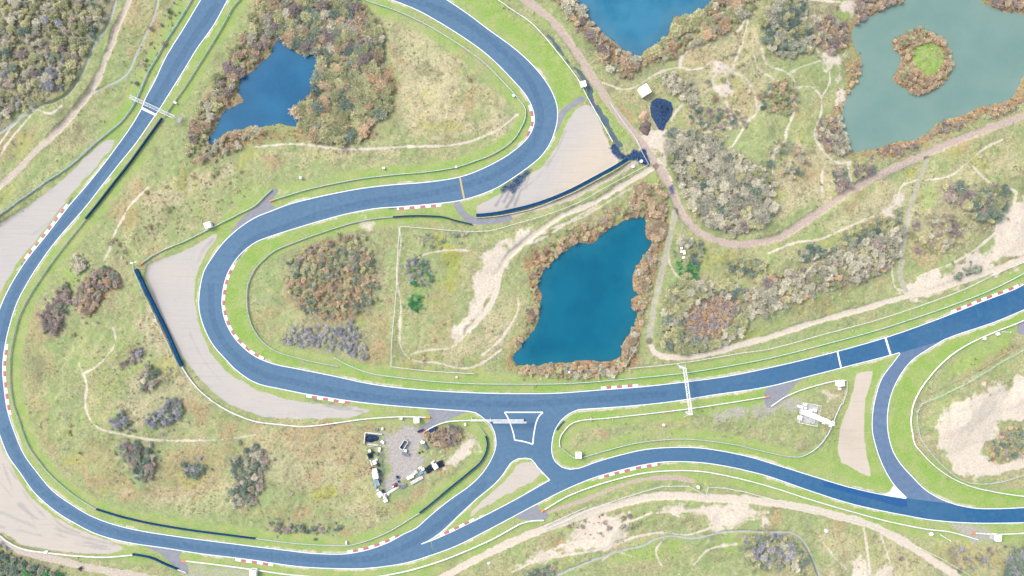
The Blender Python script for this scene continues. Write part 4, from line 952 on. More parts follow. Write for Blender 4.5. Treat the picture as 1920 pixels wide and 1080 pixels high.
# ---------------------------------------------------------------- kerbs
def kerb(edge_key, a, b, side, label, w=1.15):
    p = cut(E[edge_key], a, b); p = catmull(p[::2] if len(p) > 4 else p, .6); p = offset(p, side * (w / 2 + .02))
    m = MB(); hw = w / 2
    m.sweep(p, [(-hw, .0), (-hw, .05), (-hw * .3, .09), (hw * .3, .09), (hw, .05), (hw, .0)], mfun=lambda i: (i // 4) % 2)
    tag(m.build('kerb', [white_kerb, red_paint]), label, 'kerb', 'red and white kerbs')
kerb('t1o', (129, 385), (46, 491), -1, 'red and white striped kerb beside the far left gravel trap')
kerb('t1i', (11, 645), (20, 788), 1, 'red and white striped kerb on the inside of the wide left bend')
kerb('t2i', (995, 197), (989, 257), -1, 'red and white striped kerb on the inside of the upper right bend')
kerb('t2o', (745, 389), (827, 382), 1, 'red and white striped kerb above the short tyre barrier of the middle bend')
kerb('t2o', (437, 496), (492, 675), 1, 'long red and white striped kerb around the inside of the hairpin')
kerb('t2i', (572, 740), (665, 754), -1, 'red and white striped kerb at the hairpin exit above the gravel trap')
kerb('t2o', (1127, 730), (1205, 724), 1, 'red and white striped kerb above the main straight below the teal pond')
kerb('t2o', (1785, 587), (1920, 532), 1, 'red and white striped kerb at the right end of the main straight')
kerb('t1o', (1122, 894), (1247, 867), -1, 'red and white striped kerb below the lower straight right of the junction')
kerb('t1i', (652, 1037), (757, 1000), 1, 'red and white striped kerb on the inside of the bottom bend')
kerb('t1o', (442, 1047), (512, 1057), -1, 'red and white striped kerb on the outside of the bottom bend')
kerb('ib', (890, 976), (822, 1008), -1, 'red and white striped kerb on the narrow tip of the junction island')

# ---------------------------------------------------------------- huts, cabinets
def hut(px, size, deg, label, h=2.5, cat='hut', name='marshal_hut', door_side=0, roof=None, porch=False, window=True):
    x, y = W(*px, h); z = zat(x, y); r = math.radians(deg)
    o = empty(name, (x, y, z), r); tag(o, label, cat)
    a, b = size
    m = MB(); m.box((0, 0, h / 2 - .05), (a - .25, b - .25, h + .1)); m.build('wall', white_wall, o)
    m = MB(); m.box((0, 0, h + .08), (a, b, .16), bev=.05); m.box((0, 0, h + .18), (a * .5, .12, .08)); m.build('roof', roof or white_roof, o)
    s = [(0, -1), (1, 0), (0, 1), (-1, 0)][door_side]
    cx, cy = s[0] * (a / 2 - .11), s[1] * (b / 2 - .11)
    m = MB(); m.box((cx, cy, 1.0), (.9 if s[1] else .06, .06 if s[1] else .9, 2.0)); d = m.build('door', grey_wall, o)
    m = MB(); m.box((cx * 1.02 + (.3 if s[1] else 0), cy * 1.02 + (.3 if s[0] else 0), 1.0), (.1, .1, .04)); m.build('handle', galv, d)
    if window:
        m = MB(); m.box((-cx, -cy, h * .62), (a * .5 if s[1] else .06, .06 if s[1] else b * .5, .7)); m.build('window', glass_m, o)
    if porch:
        m = MB(); m.box((-a / 2 - .55, 0, h * .36), (1.1, b * .7, h * .72 + .1)); m.box((-a / 2 - .55, .1, h * .75), (.5, b * .35, .1)); m.build('porch', grey_wall, o)
    return o
hut((1094, 157), (2.6, 2.7), 15, 'white cube hut beside the water ditch at the upper right bend')
hut((1209, 169), (4.6, 4.6), 32, 'largest white shed, standing alone above the dark heap', 3.0, 'shed', 'shed')
hut((389, 422), (3.0, 2.8), 20, 'white square hut behind the guardrail above the hairpin', 2.4)
hut((781, 788), (2.5, 2.6), 2, 'white square hut under the orange guardrail end by the dirt yard', 2.4)
hut((1085, 854), (2.8, 2.9), -4, 'white square hut between the loop guardrail and the lower straight', 2.4)
hut((1577, 719), (3.2, 2.7), 6, 'white hut in the corner of the guardrail above the mast', 2.5)
hut((1872, 1009), (2.8, 3.0), -3, 'white hut with a grey porch in the bottom right corner', 2.5, porch=True)
hut((474, 1077), (3.0, 4.2), -4, 'white hut at the bottom edge below the bottom bend', 2.4)
def cabinet(px, size, deg, label, h=1.1, mat=None, cat='cabinet', name='equipment_cabinet'):
    x, y = W(*px, h); z = zat(x, y)
    o = empty(name, (x, y, z), math.radians(deg)); tag(o, label, cat)
    m = MB(); m.box((0, 0, h / 2 + .04), (size[0], size[1], h - .08), bev=.04); m.build('body', mat or white_wall, o)
    m = MB(); m.box((0, 0, h + .03), (size[0] + .12, size[1] + .12, .06), bev=.02); m.build('lid', white_roof, o)
    m = MB(); m.box((0, 0, .04), (size[0] + .2, size[1] + .2, .12)); m.build('plinth', conc, o)
for px, s, d, l in [((1187, 312), (1.0, 1.0), 20, 'small white cabinet on grass beside the track crossing'),
    ((719, 315), (.9, .8), 10, 'small pale cabinet in the grass above the middle bend'), ((752, 785), (1.0, .9), 0, 'small white cabinet under the bright white guardrail left of the square hut'),
    ((1575, 729), (1.0, 1.0), 0, 'small white cabinet just below the hut above the mast'), ((1245, 797), (.8, .9), 0, 'small white cabinet in the grass left of the white span gantry foot'),
    ((85, 1036), (1.3, .9), -8, 'small white cabinet touching the bottom left guardrail'), ((1747, 1002), (1.4, 1.0), 25, 'small white cabinet beside the poles under the bottom right guardrail'),
    ((1847, 635), (.9, 1.1), -10, 'small white cabinet in the green slope below the main straight end'), ((1872, 626), (1.3, 1.1), 20, 'small white cabinet beside a fallen pole on the green slope'),
    ((872, 796), (.8, .9), 10, 'small white cabinet on the grass below the gantry guardrail'), ((855, 313), (.8, .7), 0, 'small white cabinet on the guardrail opposite the yellow line'),
    ((649, 1018), (.6, 1.1), 5, 'small white cabinet above the bottom bend guardrail'), ((328, 192), (1.2, .7), -30, 'small white cabinet on the guardrail right of the left gantry'), ((963, 179), (1.0, .8), -40, 'small white cabinet on the guardrail inside the upper right bend'),
    ((1067, 698), (.6, .6), 0, 'tiny white cabinet below the teal pond bank'), ((856, 707), (.6, .6), 0, 'tiny white cabinet below the middle wire fence')]:
    cabinet(px, s, d, l)
def tank(px, r, label, h=1.5):
    x, y = W(*px, h); z = zat(x, y); o = empty('water_tank', (x, y, z)); tag(o, label, 'tank')
    m = MB(); m.lathe((0, 0, 0), [(r, -.05), (r, h * .85), (r * .9, h), (r * .3, h * 1.06), (.001, h * 1.07)], 18); m.build('body', white_wall, o)
    m = MB(); m.lathe((0, 0, h * 1.05), [(r * .25, 0), (r * .25, .12), (.001, .13)], 10); m.build('lid', white_roof, o)
tank((563, 333), .65, 'small round white tank in the grass by the grey access road')
tank((1203, 302), .75, 'round white tank on dark millings at the track crossing')
tank((1310, 914), .7, 'round white tank at the fence corner above the sandy road')
# distance posts
post0 = None
for px, l in [((1480+0, 632), ''), ((1527, 642), ''), ((1551, 638), ''), ((1600, 622), ''), ((1671, 601), ''), ((1707, 591), ''), ((1730, 580), ''), ((1811, 550), ''), ((1378, 676), ''), ((1226, 699), ''), ((1202, 696), ''), ((1495, 936), ''), ((1570, 959), ''), ((1660, 983), ''), ((1148, 908), ''), ((1308, 891), ''), ((1015, 984), ''), ((913, 1021), ''), ((431, 31), ''), ((986, 20), '')]:
    x, y = W(*px, 1.0)
    if post0 is None:
        m = MB(); m.box((0, 0, .5), (.1, .1, 1.0)); m.box((0, .07, .85), (.5, .05, .45), bev=.02)
        post0 = m.build('marker_board', white_wall); o = post0
    else:
        o = post0.copy(); col.objects.link(o)
    o.location = (x, y, zat(x, y)); o.rotation_euler = (-.5, 0, .2)
    tag(o, 'small white marker board standing in the grass verge behind a guardrail', 'marker board', 'marker boards along the verges')

# ---------------------------------------------------------------- gantries
def truss(m, a, b, w, h, bays, r=.07, mi=0):
    a = np.array(a, float); b = np.array(b, float); d = b - a; L = np.linalg.norm(d); d /= L; n = np.array([-d[1], d[0], 0]); n /= np.linalg.norm(n); u = np.array([0, 0, 1.])
    cs = [(-w / 2, 0), (w / 2, 0), (w / 2, h), (-w / 2, h)]
    for s, t in cs: m.bar(a + n * s + u * t, b + n * s + u * t, r, m=mi)
    for k in range(bays + 1):
        c = a + d * L * k / bays
        q = [c + n * s + u * t for s, t in cs]
        for i in range(4): m.bar(q[i], q[(i + 1) % 4], r * .6, m=mi)
        if k < bays:
            e = a + d * L * (k + 1) / bays; q2 = [e + n * s + u * t for s, t in cs]
            m.bar(q[0], q2[1], r * .5); m.bar(q[3], q2[2], r * .55); m.bar(q[0], q2[3], r * .5); m.bar(q[1], q2[2], r * .5)
def gantry(pa, pb, h, w, label, feet):
    a = W(*pa, h + .8); b = W(*pb, h + .8); za, zb = zat(*a), zat(*b)
    o = empty('track_gantry', (a[0], a[1], za)); tag(o, label, 'gantry')
    A0 = np.array([0, 0, h]); B0 = np.array([b[0] - a[0], b[1] - a[1], h])
    L = np.linalg.norm(B0 - A0); m = MB(); truss(m, A0, B0, w, .9, max(4, int(L / 1.6)), .11); m.build('beam', white_bar, o)
    d = (B0 - A0) / L; n = np.array([-d[1], d[0], 0])
    for c, sg in ((A0, -1), (B0, 1)):
        m = MB(); base = c.copy(); base[2] = -.2
        for s in (-1, 1):
            m.bar(base + n * s * w / 2, c + n * s * w / 2, .16)
            if feet: m.bar(base + n * s * (w / 2 + 1.4) + d * sg * 1.8, c + n * s * w / 2 - np.array([0, 0, .6]), .1)
        for t in np.linspace(.1, .9, 5):
            q = base + (c - base) * t; q2 = base + (c - base) * (t + .1)
            m.bar(q + n * w / 2, q2 - n * w / 2, .07)
        m.build('tower', white_bar, o)
        m = MB(); m.box((base[0], base[1], .1), (1.6, w + 1, .4), math.atan2(d[1], d[0])); m.build('footing', conc, o)
    return o
gantry((243, 181), (325, 219), 5.5, 1.3, 'white truss gantry crossing the left straight, with splayed feet', True)
gantry((1284, 691), (1296, 778), 5.5, 1.2, 'white span gantry crossing the main straight near the teal pond', True)
# double cantilever sign gantry at the pit entry
x0, y0 = W(884, 789, 5); o = empty('sign_gantry', (x0, y0, zat(x0, y0))); tag(o, 'long white cantilever truss reaching over the track junction from the guardrail', 'gantry')
def rel(px, h): a = W(*px, h); return (a[0] - x0, a[1] - y0, h)
m = MB(); truss(m, rel((884, 788), 5.0), rel((982, 788), 5.0), .55, .6, 22, .075); m.build('main_beam', white_bar, o)
m = MB(); truss(m, rel((925, 792), 5.9), rel((987, 792), 5.9), .5, .5, 15, .075); m.build('upper_beam', white_bar, o)
m = MB(); a = rel((884, 788), 5.0); b = rel((919, 789), 5.0)
for q in (a, b):
    m.bar((q[0], q[1] - .25, -.2), (q[0], q[1] - .25, 6.2), .18); m.bar((q[0], q[1] + .25, -.2), (q[0], q[1] + .25, 5.2), .18)
m.build('mast_post', white_bar, o)
m = MB(); q = rel((984, 790), 5.0); m.box((q[0], q[1], 4.4), (.9, 1.6, 1.2), bev=.05); m.build('lamp_housing', dark_blue, o)
# poles lying on the slopes
for a, b, l in [((1762, 1002), (1782, 1014), 'white pole lying in the grass below the bottom right guardrail'), ((1877, 622), (1895, 623), 'white pole lying on the green slope beside a small cabinet')]:
    p, q = W(*a), W(*b); m = MB(); L = math.hypot(q[0] - p[0], q[1] - p[1])
    m.lathe((0, 0, 0), [(.16, 0), (.13, L * .6), (.1, L), (.001, L + .02)], 8); m.box((0, 0, L - .1), (.5, .5, .2), bev=.05)
    t = m.build('pole', white_bar, loc=(p[0], p[1], zat(*p) + .25)); t.rotation_euler = (math.pi / 2, 0, math.atan2(q[1] - p[1], q[0] - p[0]) + math.pi / 2); tag(t, l, 'pole')
x, y = W(249, 493, 3); o = empty('signboard', (x, y, zat(x, y)), math.radians(10)); tag(o, 'white twin signboard on posts beside the orange guardrail end', 'sign')
m = MB(); m.box((-.3, 0, 2.6), (1.3, .5, .9), bev=.08); m.build('panel', white_wall, o); m = MB(); m.box((1.3, .15, 2.4), (.8, .4, .6), bev=.06); m.build('panel', white_wall, o)
m = MB(); m.bar((-.3, 0, -.1), (-.3, 0, 2.4), .08); m.build('post', galv, o); m = MB(); m.bar((1.3, .15, -.1), (1.3, .15, 2.3), .08); m.build('post', galv, o)

# ---------------------------------------------------------------- telecom mast in its enclosure
corners = [(1503, 754), (1536, 760), (1528, 798), (1495, 791)]
flat('concrete_pad', [P([(1505, 756), (1534.5, 761.5), (1527, 796), (1497, 790)])], zat(*W(1515, 775)) + .05, conc)
fence(corners + [(1503, 754)], 'pale metal fence around the square pad of the mast', 2.2, 2.0, white_bar, 'enclosure_fence', True)
x, y = W(1505.5, 771.5); H = 30.0
o = empty('telecom_mast', (x, y, zat(x, y))); tag(o, 'tall white lattice mast inside the square fenced pad', 'mast')
m = MB()
lev = 15
def half(t): return 1.0 * (1 - t) + .5 * t
for k in range(lev):
    t0, t1 = k / lev, (k + 1) / lev; a, b = half(t0), half(t1); z0, z1 = H * t0, H * t1
    c0 = [(-a, -a, z0), (a, -a, z0), (a, a, z0), (-a, a, z0)]; c1 = [(-b, -b, z1), (b, -b, z1), (b, b, z1), (-b, b, z1)]
    for i in range(4):
        j = (i + 1) % 4
        m.bar(c0[i], c1[i], .1); m.bar(c0[i], c1[j], .05); m.bar(c0[j], c1[i], .05); m.bar(c1[i], c1[j], .055)
m.build('lattice', mastw, o)
m = MB(); m.bar((.2, .2, 0), (.2, .2, H), .1); m.bar((-.2, .2, 0), (-.2, .2, H), .08); m.build('cable_ladder', mastw, o)
for zz in (19.5, 25.5, 29.6):
    m = MB(); s = half(zz / H) + .25; [m.bar((a_ * s, -s, zz), (a_ * s, s, zz), .07) or m.bar((-s, a_ * s, zz), (s, a_ * s, zz), .07) for a_ in (-1, -.33, .33, 1)]; m.build('platform', mastw, o)
for zz in (21.5, 27.5):
    for k in range(3):
        t = k * 2 * math.pi / 3 + .4; m = MB(); m.box((1.35 * math.cos(t), 1.35 * math.sin(t), zz), (.3, .5, 2.2), t, bev=.05); m.bar((0, 0, zz), (1.35 * math.cos(t), 1.35 * math.sin(t), zz), .06); m.build('antenna', white_wall, o)
m = MB(); m.bar((0, 0, H), (0, 0, H + 2.2), .06); m.build('lightning_rod', galv, o)
m = MB(); m.box((0, 0, .15), (3.2, 3.2, .5), bev=.05); m.build('footing', conc, o)
for px, s, l in [((1502, 763), (2.3, 1.2), 'long white equipment cabinet at the left fence of the mast pad'), ((1511, 759), (.9, .8), 'smallest white cabinet at the top fence of the mast pad'), ((1510.5, 765), (1.2, 1.3), 'white cabinet just above the mast foot'),
                 ((1521, 770), (1.3, 1.3), 'white cabinet right of the mast foot, second from the right fence'), ((1529, 770), (1.3, 1.2), 'white cabinet nearest the right fence of the mast pad'), ((1501, 784), (1.6, 2.1), 'white cabinet at the lower left of the mast pad')]:
    cabinet(px, (s[0] * .8, s[1] * .8), -12, l, 1.9)

# ---------------------------------------------------------------- depot yard
def item(name, px, deg, label, cat, h=0.0):
    x, y = W(*px, h); o = empty(name, (x, y, zat(x, y)), math.radians(deg)); return tag(o, label, cat)
# storage bay of concrete blocks
o = item('storage_bay', (700, 822), -6, 'open bay of white concrete blocks at the top left of the yard', 'storage bay')
m = MB(); m.box((0, 2.5, .6), (8.0, .5, 1.3), bev=.04); m.build('rear_wall', conc_w, o)
m = MB(); m.box((-3.9, -.3, .6), (.45, 5.0, 1.3), bev=.04); m.build('side_wall', conc_w, o)
m = MB(); m.box((.2, -2.7, .6), (5.2, .45, 1.3), bev=.04); m.build('front_wall', conc_w, o)
def heap(px, r1, r2, h, mat, label, deg=0, name='heap', seed=1):
    R = np.random.default_rng(seed); x, y = W(*px); z = zat(x, y); m = MB(); n = 22; prof = []
    ph = R.random(5) * 6.28; vs = []; rings = 7
    for k in range(rings):
        t = k / (rings - 1)
        for i in range(n):
            a = 2 * math.pi * i / n; wob = 1 + .12 * math.sin(2 * a + ph[0]) + .08 * math.sin(3 * a + ph[1]) + .05 * math.sin(7 * a + ph[2] + t * 4) + .05 * (R.random() - .5)
            rr = (1 - t) ** .9 * wob if k < rings - 1 else .02
            vs.append((r1 * rr * math.cos(a), r2 * rr * math.sin(a), h * (t ** .8) * (1 + .15 * (R.random() - .5)) - .15))
    fs = [(k * n + i, k * n + (i + 1) % n, (k + 1) * n + (i + 1) % n, (k + 1) * n + i) for k in range(rings - 1) for i in range(n)] + [tuple((rings - 1) * n + i for i in range(n))]
    m.add(vs, fs); q = m.build(name, mat, loc=(x, y, z), rz=math.radians(deg)); return tag(q, label, 'heap')
heap((697, 822), 3.2, 2.0, 1.1, millings, 'dark blue heap inside the white concrete bay', -6, 'gravel_heap', 3)
heap((1208, 217), 2.7, 2.5, 1.4, sand_heap, 'round orange sand heap left of the dark heap', 0, 'sand_heap', 4)
heap((1210, 240), 3.4, 3.6, 1.2, gravel_heap, 'brown rubble heap below the orange sand heap', 0, 'soil_heap', 5)
heap((1241, 203), 3.4, 2.6, .5, millings, 'large dark blue heap right of the orange sand heap', 0, 'millings_heap', 6)
def crate(px, size, deg, label, h, mat, cat='crate', name='storage_crate', lid=None):
    o = item(name, px, deg, label, cat, h); a, b = size[0] * .88, size[1] * .88
    m = MB(); m.box((0, 0, h / 2), (a, b, h), bev=.05)
    for s in (-1, 1): m.box((s * a * .3, 0, h * .5), (.1, b + .08, h * .9))
    m.build('body', mat, o); m = MB(); m.box((0, 0, h + .03), (a + .06, b + .06, .08), bev=.02); m.box((0, 0, h + .08), (a * .7, .1, .05)); m.build('lid', lid or white_roof, o)
crate((717, 829), (1.7, 1.0), -38, 'white crate at the open end of the concrete bay', 1.0, white_wall)
crate((703, 836), (6.0, .5), 3, 'long thin white beam below the concrete bay', .5, conc_w, 'beam', 'concrete_beam', conc_w)
crate((693, 845), (1.2, 1.3), 25, 'white crate with a red side at the upper left of the yard', 1.2, red_body)
crate((711, 843), (1.1, 1.9), -8, 'white crate at the top of the dark strip in the yard', 1.3, white_wall)
crate((702, 867), (1.7, 2.0), 18, 'white crate between the tyre stacks and the white truck', 1.3, white_wall)
crate((696, 868), (.6, 3.2), 18, 'narrow white beam at the left yard edge', .8, conc_w, 'beam', 'concrete_beam', conc_w)
crate((791, 829), (1.3, 1.3), 30, 'white crate standing alone at the right of the yard', 1.1, white_wall)
crate((794.5, 829.5), (.9, 1.3), -20, 'smaller white crate leaning on its neighbour at the right of the yard', .9, white_wall)
crate((798, 838), (1.7, 2.4), 35, 'grey box beside the bushes at the right of the yard', .8, grey_sheet, lid=grey_sheet)
crate((760, 845), (1.6, 1.5), -10, 'beige crate below the open skip', 1.0, conc_w, lid=conc_w)
crate((760, 852), (3.5, 1.3), -10, 'long pale grey crate below the open skip', 1.0, conc, lid=grey_sheet)
crate((712, 927), (2.3, 2.6), 40, 'white tank crate at the bottom left of the yard', 1.5, white_wall)
crate((723, 939), (1.9, 1.3), 15, 'white crate lowest in the yard', 1.0, white_wall)
crate((757, 912), (3.6, 1.6), 28, 'grey tarpaulin covered crate at the lower edge of the yard', .5, grey_sheet, lid=grey_sheet)
crate((745, 895), (1.1, 1.3), 20, 'small dark blue green crate on the yard floor', .9, dark_blue, lid=dark_blue)
crate((769, 895), (3.6, 1.5), 25, 'long white container at the left end of the pipe row', 1.4, white_wall)
crate((816, 875), (2.4, 2.6), 35, 'white container between the two black tyre piles', 1.5, white_wall)
crate((811, 869), (1.0, 1.6), 30, 'narrow grey container above the larger black tyre pile', 1.0, conc)
crate((788, 877), (2.0, .9), 28, 'thin white crate above the pipe row', .6, white_wall)
crate((788, 808), (3.1, .8), 22, 'blue steel barrier box at the yard entrance', .9, dark_blue, 'barrier', 'barrier_box', dark_blue)
crate((780, 885), (1.4, 1.6), 25, 'pale crate in the middle of the pipe row', .9, conc_w, lid=conc_w)
for i_, (px, sz, dg, hh, mt, l) in enumerate([
    ((689, 858), (.8, 1.1), 10, .8, conc_w, 'small pale crate left of the left tyre pile'), ((699, 849), (1.2, .9), 15, .9, dark_blue, 'dark blue crate beside the left tyre pile'), ((707, 852), (1.0, 1.6), -5, .8, grey_sheet, 'grey crate at the right of the left tyre pile'),
    ((706, 862), (.9, 1.0), 30, .7, white_wall, 'small white crate above the middle crate of the left row'), ((709, 872), (.9, 1.7), 8, .9, dark_blue, 'dark blue crate right of the middle crate of the left row'), ((698, 878), (2.0, .8), 12, .6, red_body, 'low crimson crate just above the white truck'),
    ((711, 884), (.8, 1.3), -10, .8, dark_blue, 'dark blue crate right of the white truck'), ((714, 893), (1.0, .8), 20, .7, grey_sheet, 'small grey crate right of the truck tail'), ((713, 903), (.8, 1.8), -20, .7, dark_blue, 'narrow dark crate beside the flatbed trailer'),
    ((704, 913), (1.3, 1.6), -15, .8, blue_pipe, 'pale blue crate below the flatbed trailer'), ((708, 919), (1.4, 1.0), 30, .9, conc_w, 'pale crate between trailer and white tank crate'), ((718, 921), (1.0, 1.2), 10, .8, dark_blue, 'dark crate beside the white van'),
    ((728, 928), (1.3, .9), 30, .6, conc_w, 'pale crate between the van and the pinkish pipes'), ((747, 903), (.9, .8), 10, .7, dark_blue, 'dark crate right of the red tractor'), ((776, 889), (1.2, 1.0), 25, .8, white_wall, 'small white crate just right of the long white container'),
    ((793, 880), (1.5, 1.2), 30, .9, white_wall, 'white crate left of the larger black tyre pile'), ((797, 886), (1.1, .9), 10, .7, blue_pipe, 'pale blue crate below the larger tyre pile edge'), ((813, 865), (.9, .9), 15, .8, conc_w, 'small pale crate above the white container of the right row'),
    ((786, 849), (.9, .6), 20, .5, dark_blue, 'small dark crate on the yard floor near the grey box'), ((792, 847), (.6, .6), 0, .5, dark_blue, 'smallest dark crate near the grey box'), ((752, 838), (1.0, .9), 50, .7, dark_blue, 'dark crate at the left end of the open skip'), ((717, 804), (.9, 1.2), 0, .8, white_wall, 'white crate above the concrete bay corner'), ((706, 806), (1.6, 1.0), 10, .6, grey_sheet, 'grey crate above the concrete bay')]):
    crate(px, sz, dg, l, hh, mt, lid=mt)
# pipes
def pipes(px, L, n, deg, label, mat, r=.16):
    o = item('pipe_stack', px, deg, label, 'pipe stack')
    k = 0
    for row in range(2):
        for i in range(n - row):
            m = MB(); yy = (i - (n - row - 1) / 2) * 2.1 * r; zz = r + row * 1.75 * r
            m.bar((-L / 2, yy, zz), (L / 2, yy, zz), r, n=8); m.build('pipe', mat, o)
pipes((782, 900), 6.4, 5, 29, 'stack of long white pipes in the lower right of the yard', conc_w)
pipes((737, 919), 6.6, 4, 33, 'stack of long pinkish white pipes near the red tractor', white_bar, .14)
pipes((789, 887), 2.6, 4, 40, 'short stack of pale blue pipes above the white pipes', blue_pipe, .2)
# tyres
def tyre_pile(px, n1, n2, deg, label, lvl=2):
    o = item('tyre_pile', px, deg, label, 'tyre pile'); k = 0
    m0 = MB(); m0.torus((0, 0, 0), .3, .13, n=12, k=6); me = m0.mesh('tyre', black_tyre)
    for i in range(n1):
        for j in range(n2):
            for l in range(lvl):
                t = bpy.data.objects.new('tyre', me); col.objects.link(t); t.parent = o
                t.location = ((i - (n1 - 1) / 2) * .74 + random.uniform(-.1, .1), (j - (n2 - 1) / 2) * .74 + random.uniform(-.1, .1), .13 + .25 * l + random.uniform(0, .05)); t.rotation_euler = (random.uniform(-.15, .15), random.uniform(-.15, .15), 0)
tyre_pile((694, 854), 3, 3, 10, 'black tyre pile on the left side of the yard', 3)
tyre_pile((805, 879), 5, 4, 35, 'larger black tyre pile in the right row of the yard', 2)
tyre_pile((826, 870), 4, 4, 20, 'smaller black tyre pile at the far right end of the yard', 2)
# open skip
o = item('skip', (757, 834), 57, 'open green and white skip in the middle of the yard', 'skip', 1.0)
m = MB(); L, B, h = 4.6, 2.0, 1.2
for c, s in (((0, B / 2, h / 2), (L, .1, h)), ((0, -B / 2, h / 2), (L, .1, h))): m.box(c, s)
for s in (-1, 1): m.box((s * (L / 2 - .05), 0, h / 2), (.1, B - .12, h))
m.build('side', green_paint, o)
m = MB(); m.box((0, 0, .1), (L - .2, B - .2, .14)); m.build('floor', grey_sheet, o)
m = MB(); m.box((0, B / 2, h + .05), (L + .1, .22, .12)); m.box((0, -B / 2, h + .05), (L + .1, .22, .12)); m.box((L / 2, 0, h + .06), (.22, B - .24, .12)); m.box((-L / 2, 0, h + .06), (.22, B - .24, .12)); m.build('rim', white_bar, o)
# vehicles
def wheel_set(o, xs_, ys_, r, w):
    for xx in xs_:
        for yy in ys_:
            m = MB(); m.torus((0, 0, 0), r * .72, r * .28, 'y', 16, 8)
            t = m.build('wheel', black_tyre, o, loc=(xx, yy, r)); m = MB(); m.torus((0, 0, 0), r * .3, r * .22, 'y', 12, 6); m.bar((0, -.05, 0), (0, .05, 0), r * .5, n=12); m.build('rim', galv, t)
# white box truck
o = item('box_truck', (703, 889), -78, 'white box truck parked along the left edge of the yard', 'truck', 2.4)
m = MB(); m.box((.6, 0, 1.6), (3.2, 2.5, 2.0), bev=.06); m.build('cargo_box', white_wall, o)
m = MB(); m.box((-1.7, 0, 1.1), (1.3, 2.2, 1.3), taper=.9, bev=.12); m.build('cab', white_wall, o)
m = MB(); m.box((-2.22, 0, 1.45), (.1, 1.9, .6)); m.build('windscreen', glass_m, o)
m = MB(); m.box((.2, 0, .5), (4.6, 1.0, .2)); m.build('chassis', grey_wall, o)
wheel_set(o, (-1.6, 1.3), (-1.0, 1.0), .42, .3)
o = item('flatbed_trailer', (706, 903), -72, 'pale flatbed trailer with ladder rails behind the white truck', 'trailer', .9)
m = MB(); m.box((0, 0, .75), (4.2, 1.9, .12), bev=.02); m.build('bed', blue_pipe, o)
m = MB()
for s in (-.9, .9): m.bar((-2.1, s, 1.2), (2.1, s, 1.2), .07)
for i in range(6): m.bar((-2.0 + i * .8, -.9, .8), (-2.0 + i * .8, -.9, 1.2), .05); m.bar((-2.0 + i * .8, .9, .8), (-2.0 + i * .8, .9, 1.2), .05)
m.build('side_rail', white_bar, o); m = MB(); m.bar((2.1, 0, .6), (3.2, 0, .5), .07); m.build('drawbar', galv, o); wheel_set(o, (-.4, .4), (-.95, .95), .33, .2)
def car(px, deg, label, paint, L=4.2, Wd=1.8, H=1.5, name='parked_car', cat='car'):
    o = item(name, px, deg, label, cat, 1.0)
    sec = [(-L / 2, .45, .62, .80), (-L / 2 + .15, .3, .80, .92), (-L * .22, .25, .92, 1.0), (0, .25, .93, 1.0), (L * .25, .25, .93, 1.0), (L / 2 - .15, .3, .88, .94), (L / 2, .45, .75, .84)]
    m = MB(); vs = []
    for xx, zl, zh, k in sec:
        a = Wd / 2 * k
        vs += [(xx, -a * .9, zl), (xx, -a, zl + .15), (xx, -a, zh - .1), (xx, -a * .86, zh), (xx, a * .86, zh), (xx, a, zh - .1), (xx, a, zl + .15), (xx, a * .9, zl)]
    n = 8; fs = [(k * n + i, k * n + (i + 1) % n, (k + 1) * n + (i + 1) % n, (k + 1) * n + i) for k in range(len(sec) - 1) for i in range(n)] + [tuple(range(n)), tuple((len(sec) - 1) * n + i for i in range(n))]
    m.add(vs, fs); m.build('body', paint, o)
    m = MB(); m.box((.25, 0, (H + .9) / 2 + .02), (L * .5, Wd * .9, H - .92), taper=.78, bev=.03); cb = m.build('cabin', glass_m, o)
    m = MB(); m.box((.25, 0, H + .02), (L * .38, Wd * .7, .08), bev=.03); m.build('roof', paint, o)
    wheel_set(o, (-L * .31, L * .31), (-Wd / 2 + .08, Wd / 2 - .08), .32, .2)
    for s in (-1, 1):
        m = MB(); m.box((-L / 2 + .06, s * Wd * .32, .66), (.14, .35, .14), bev=.03); m.build('headlight', white_roof, o)
    return o
car((811.5, 806), 22, 'dark blue car parked under the bushes by the yard entrance', dark_blue)
o = car((721, 931), 100, 'white van parked at the bottom corner of the yard', white_wall, 2.6, 1.7, 1.9, 'parked_van', 'van')
# red tractor
o = item('tractor', (740, 911), 28, 'small crimson tractor with a white bonnet in the yard', 'tractor', 1.2)
m = MB(); m.box((.1, 0, .85), (1.3, .8, .6), bev=.08); m.box((.5, 0, 1.3), (.7, .9, .12)); m.build('body', red_body, o)
m = MB(); m.box((-.85, 0, .85), (.8, .65, .5), taper=.9, bev=.1); m.build('bonnet', white_wall, o)
m = MB(); m.box((.45, 0, 2.0), (1.2, 1.25, .1), bev=.03); m.build('cab_roof', red_body, o)
m = MB()
for a_ in (-.05, .95):
    for b_ in (-.55, .55): m.bar((a_, b_, 1.1), (a_, b_, 2.0), .05)
m.build('cab_frame', grey_wall, o)
m = MB(); m.box((.55, 0, 1.2), (.45, .45, .14), bev=.04); m.box((.75, 0, 1.45), (.1, .45, .4), bev=.03); m.build('seat', black_tyre, o)
wheel_set(o, (.6,), (-.75, .75), .6, .4); wheel_set(o, (-.85,), (-.6, .6), .38, .25)
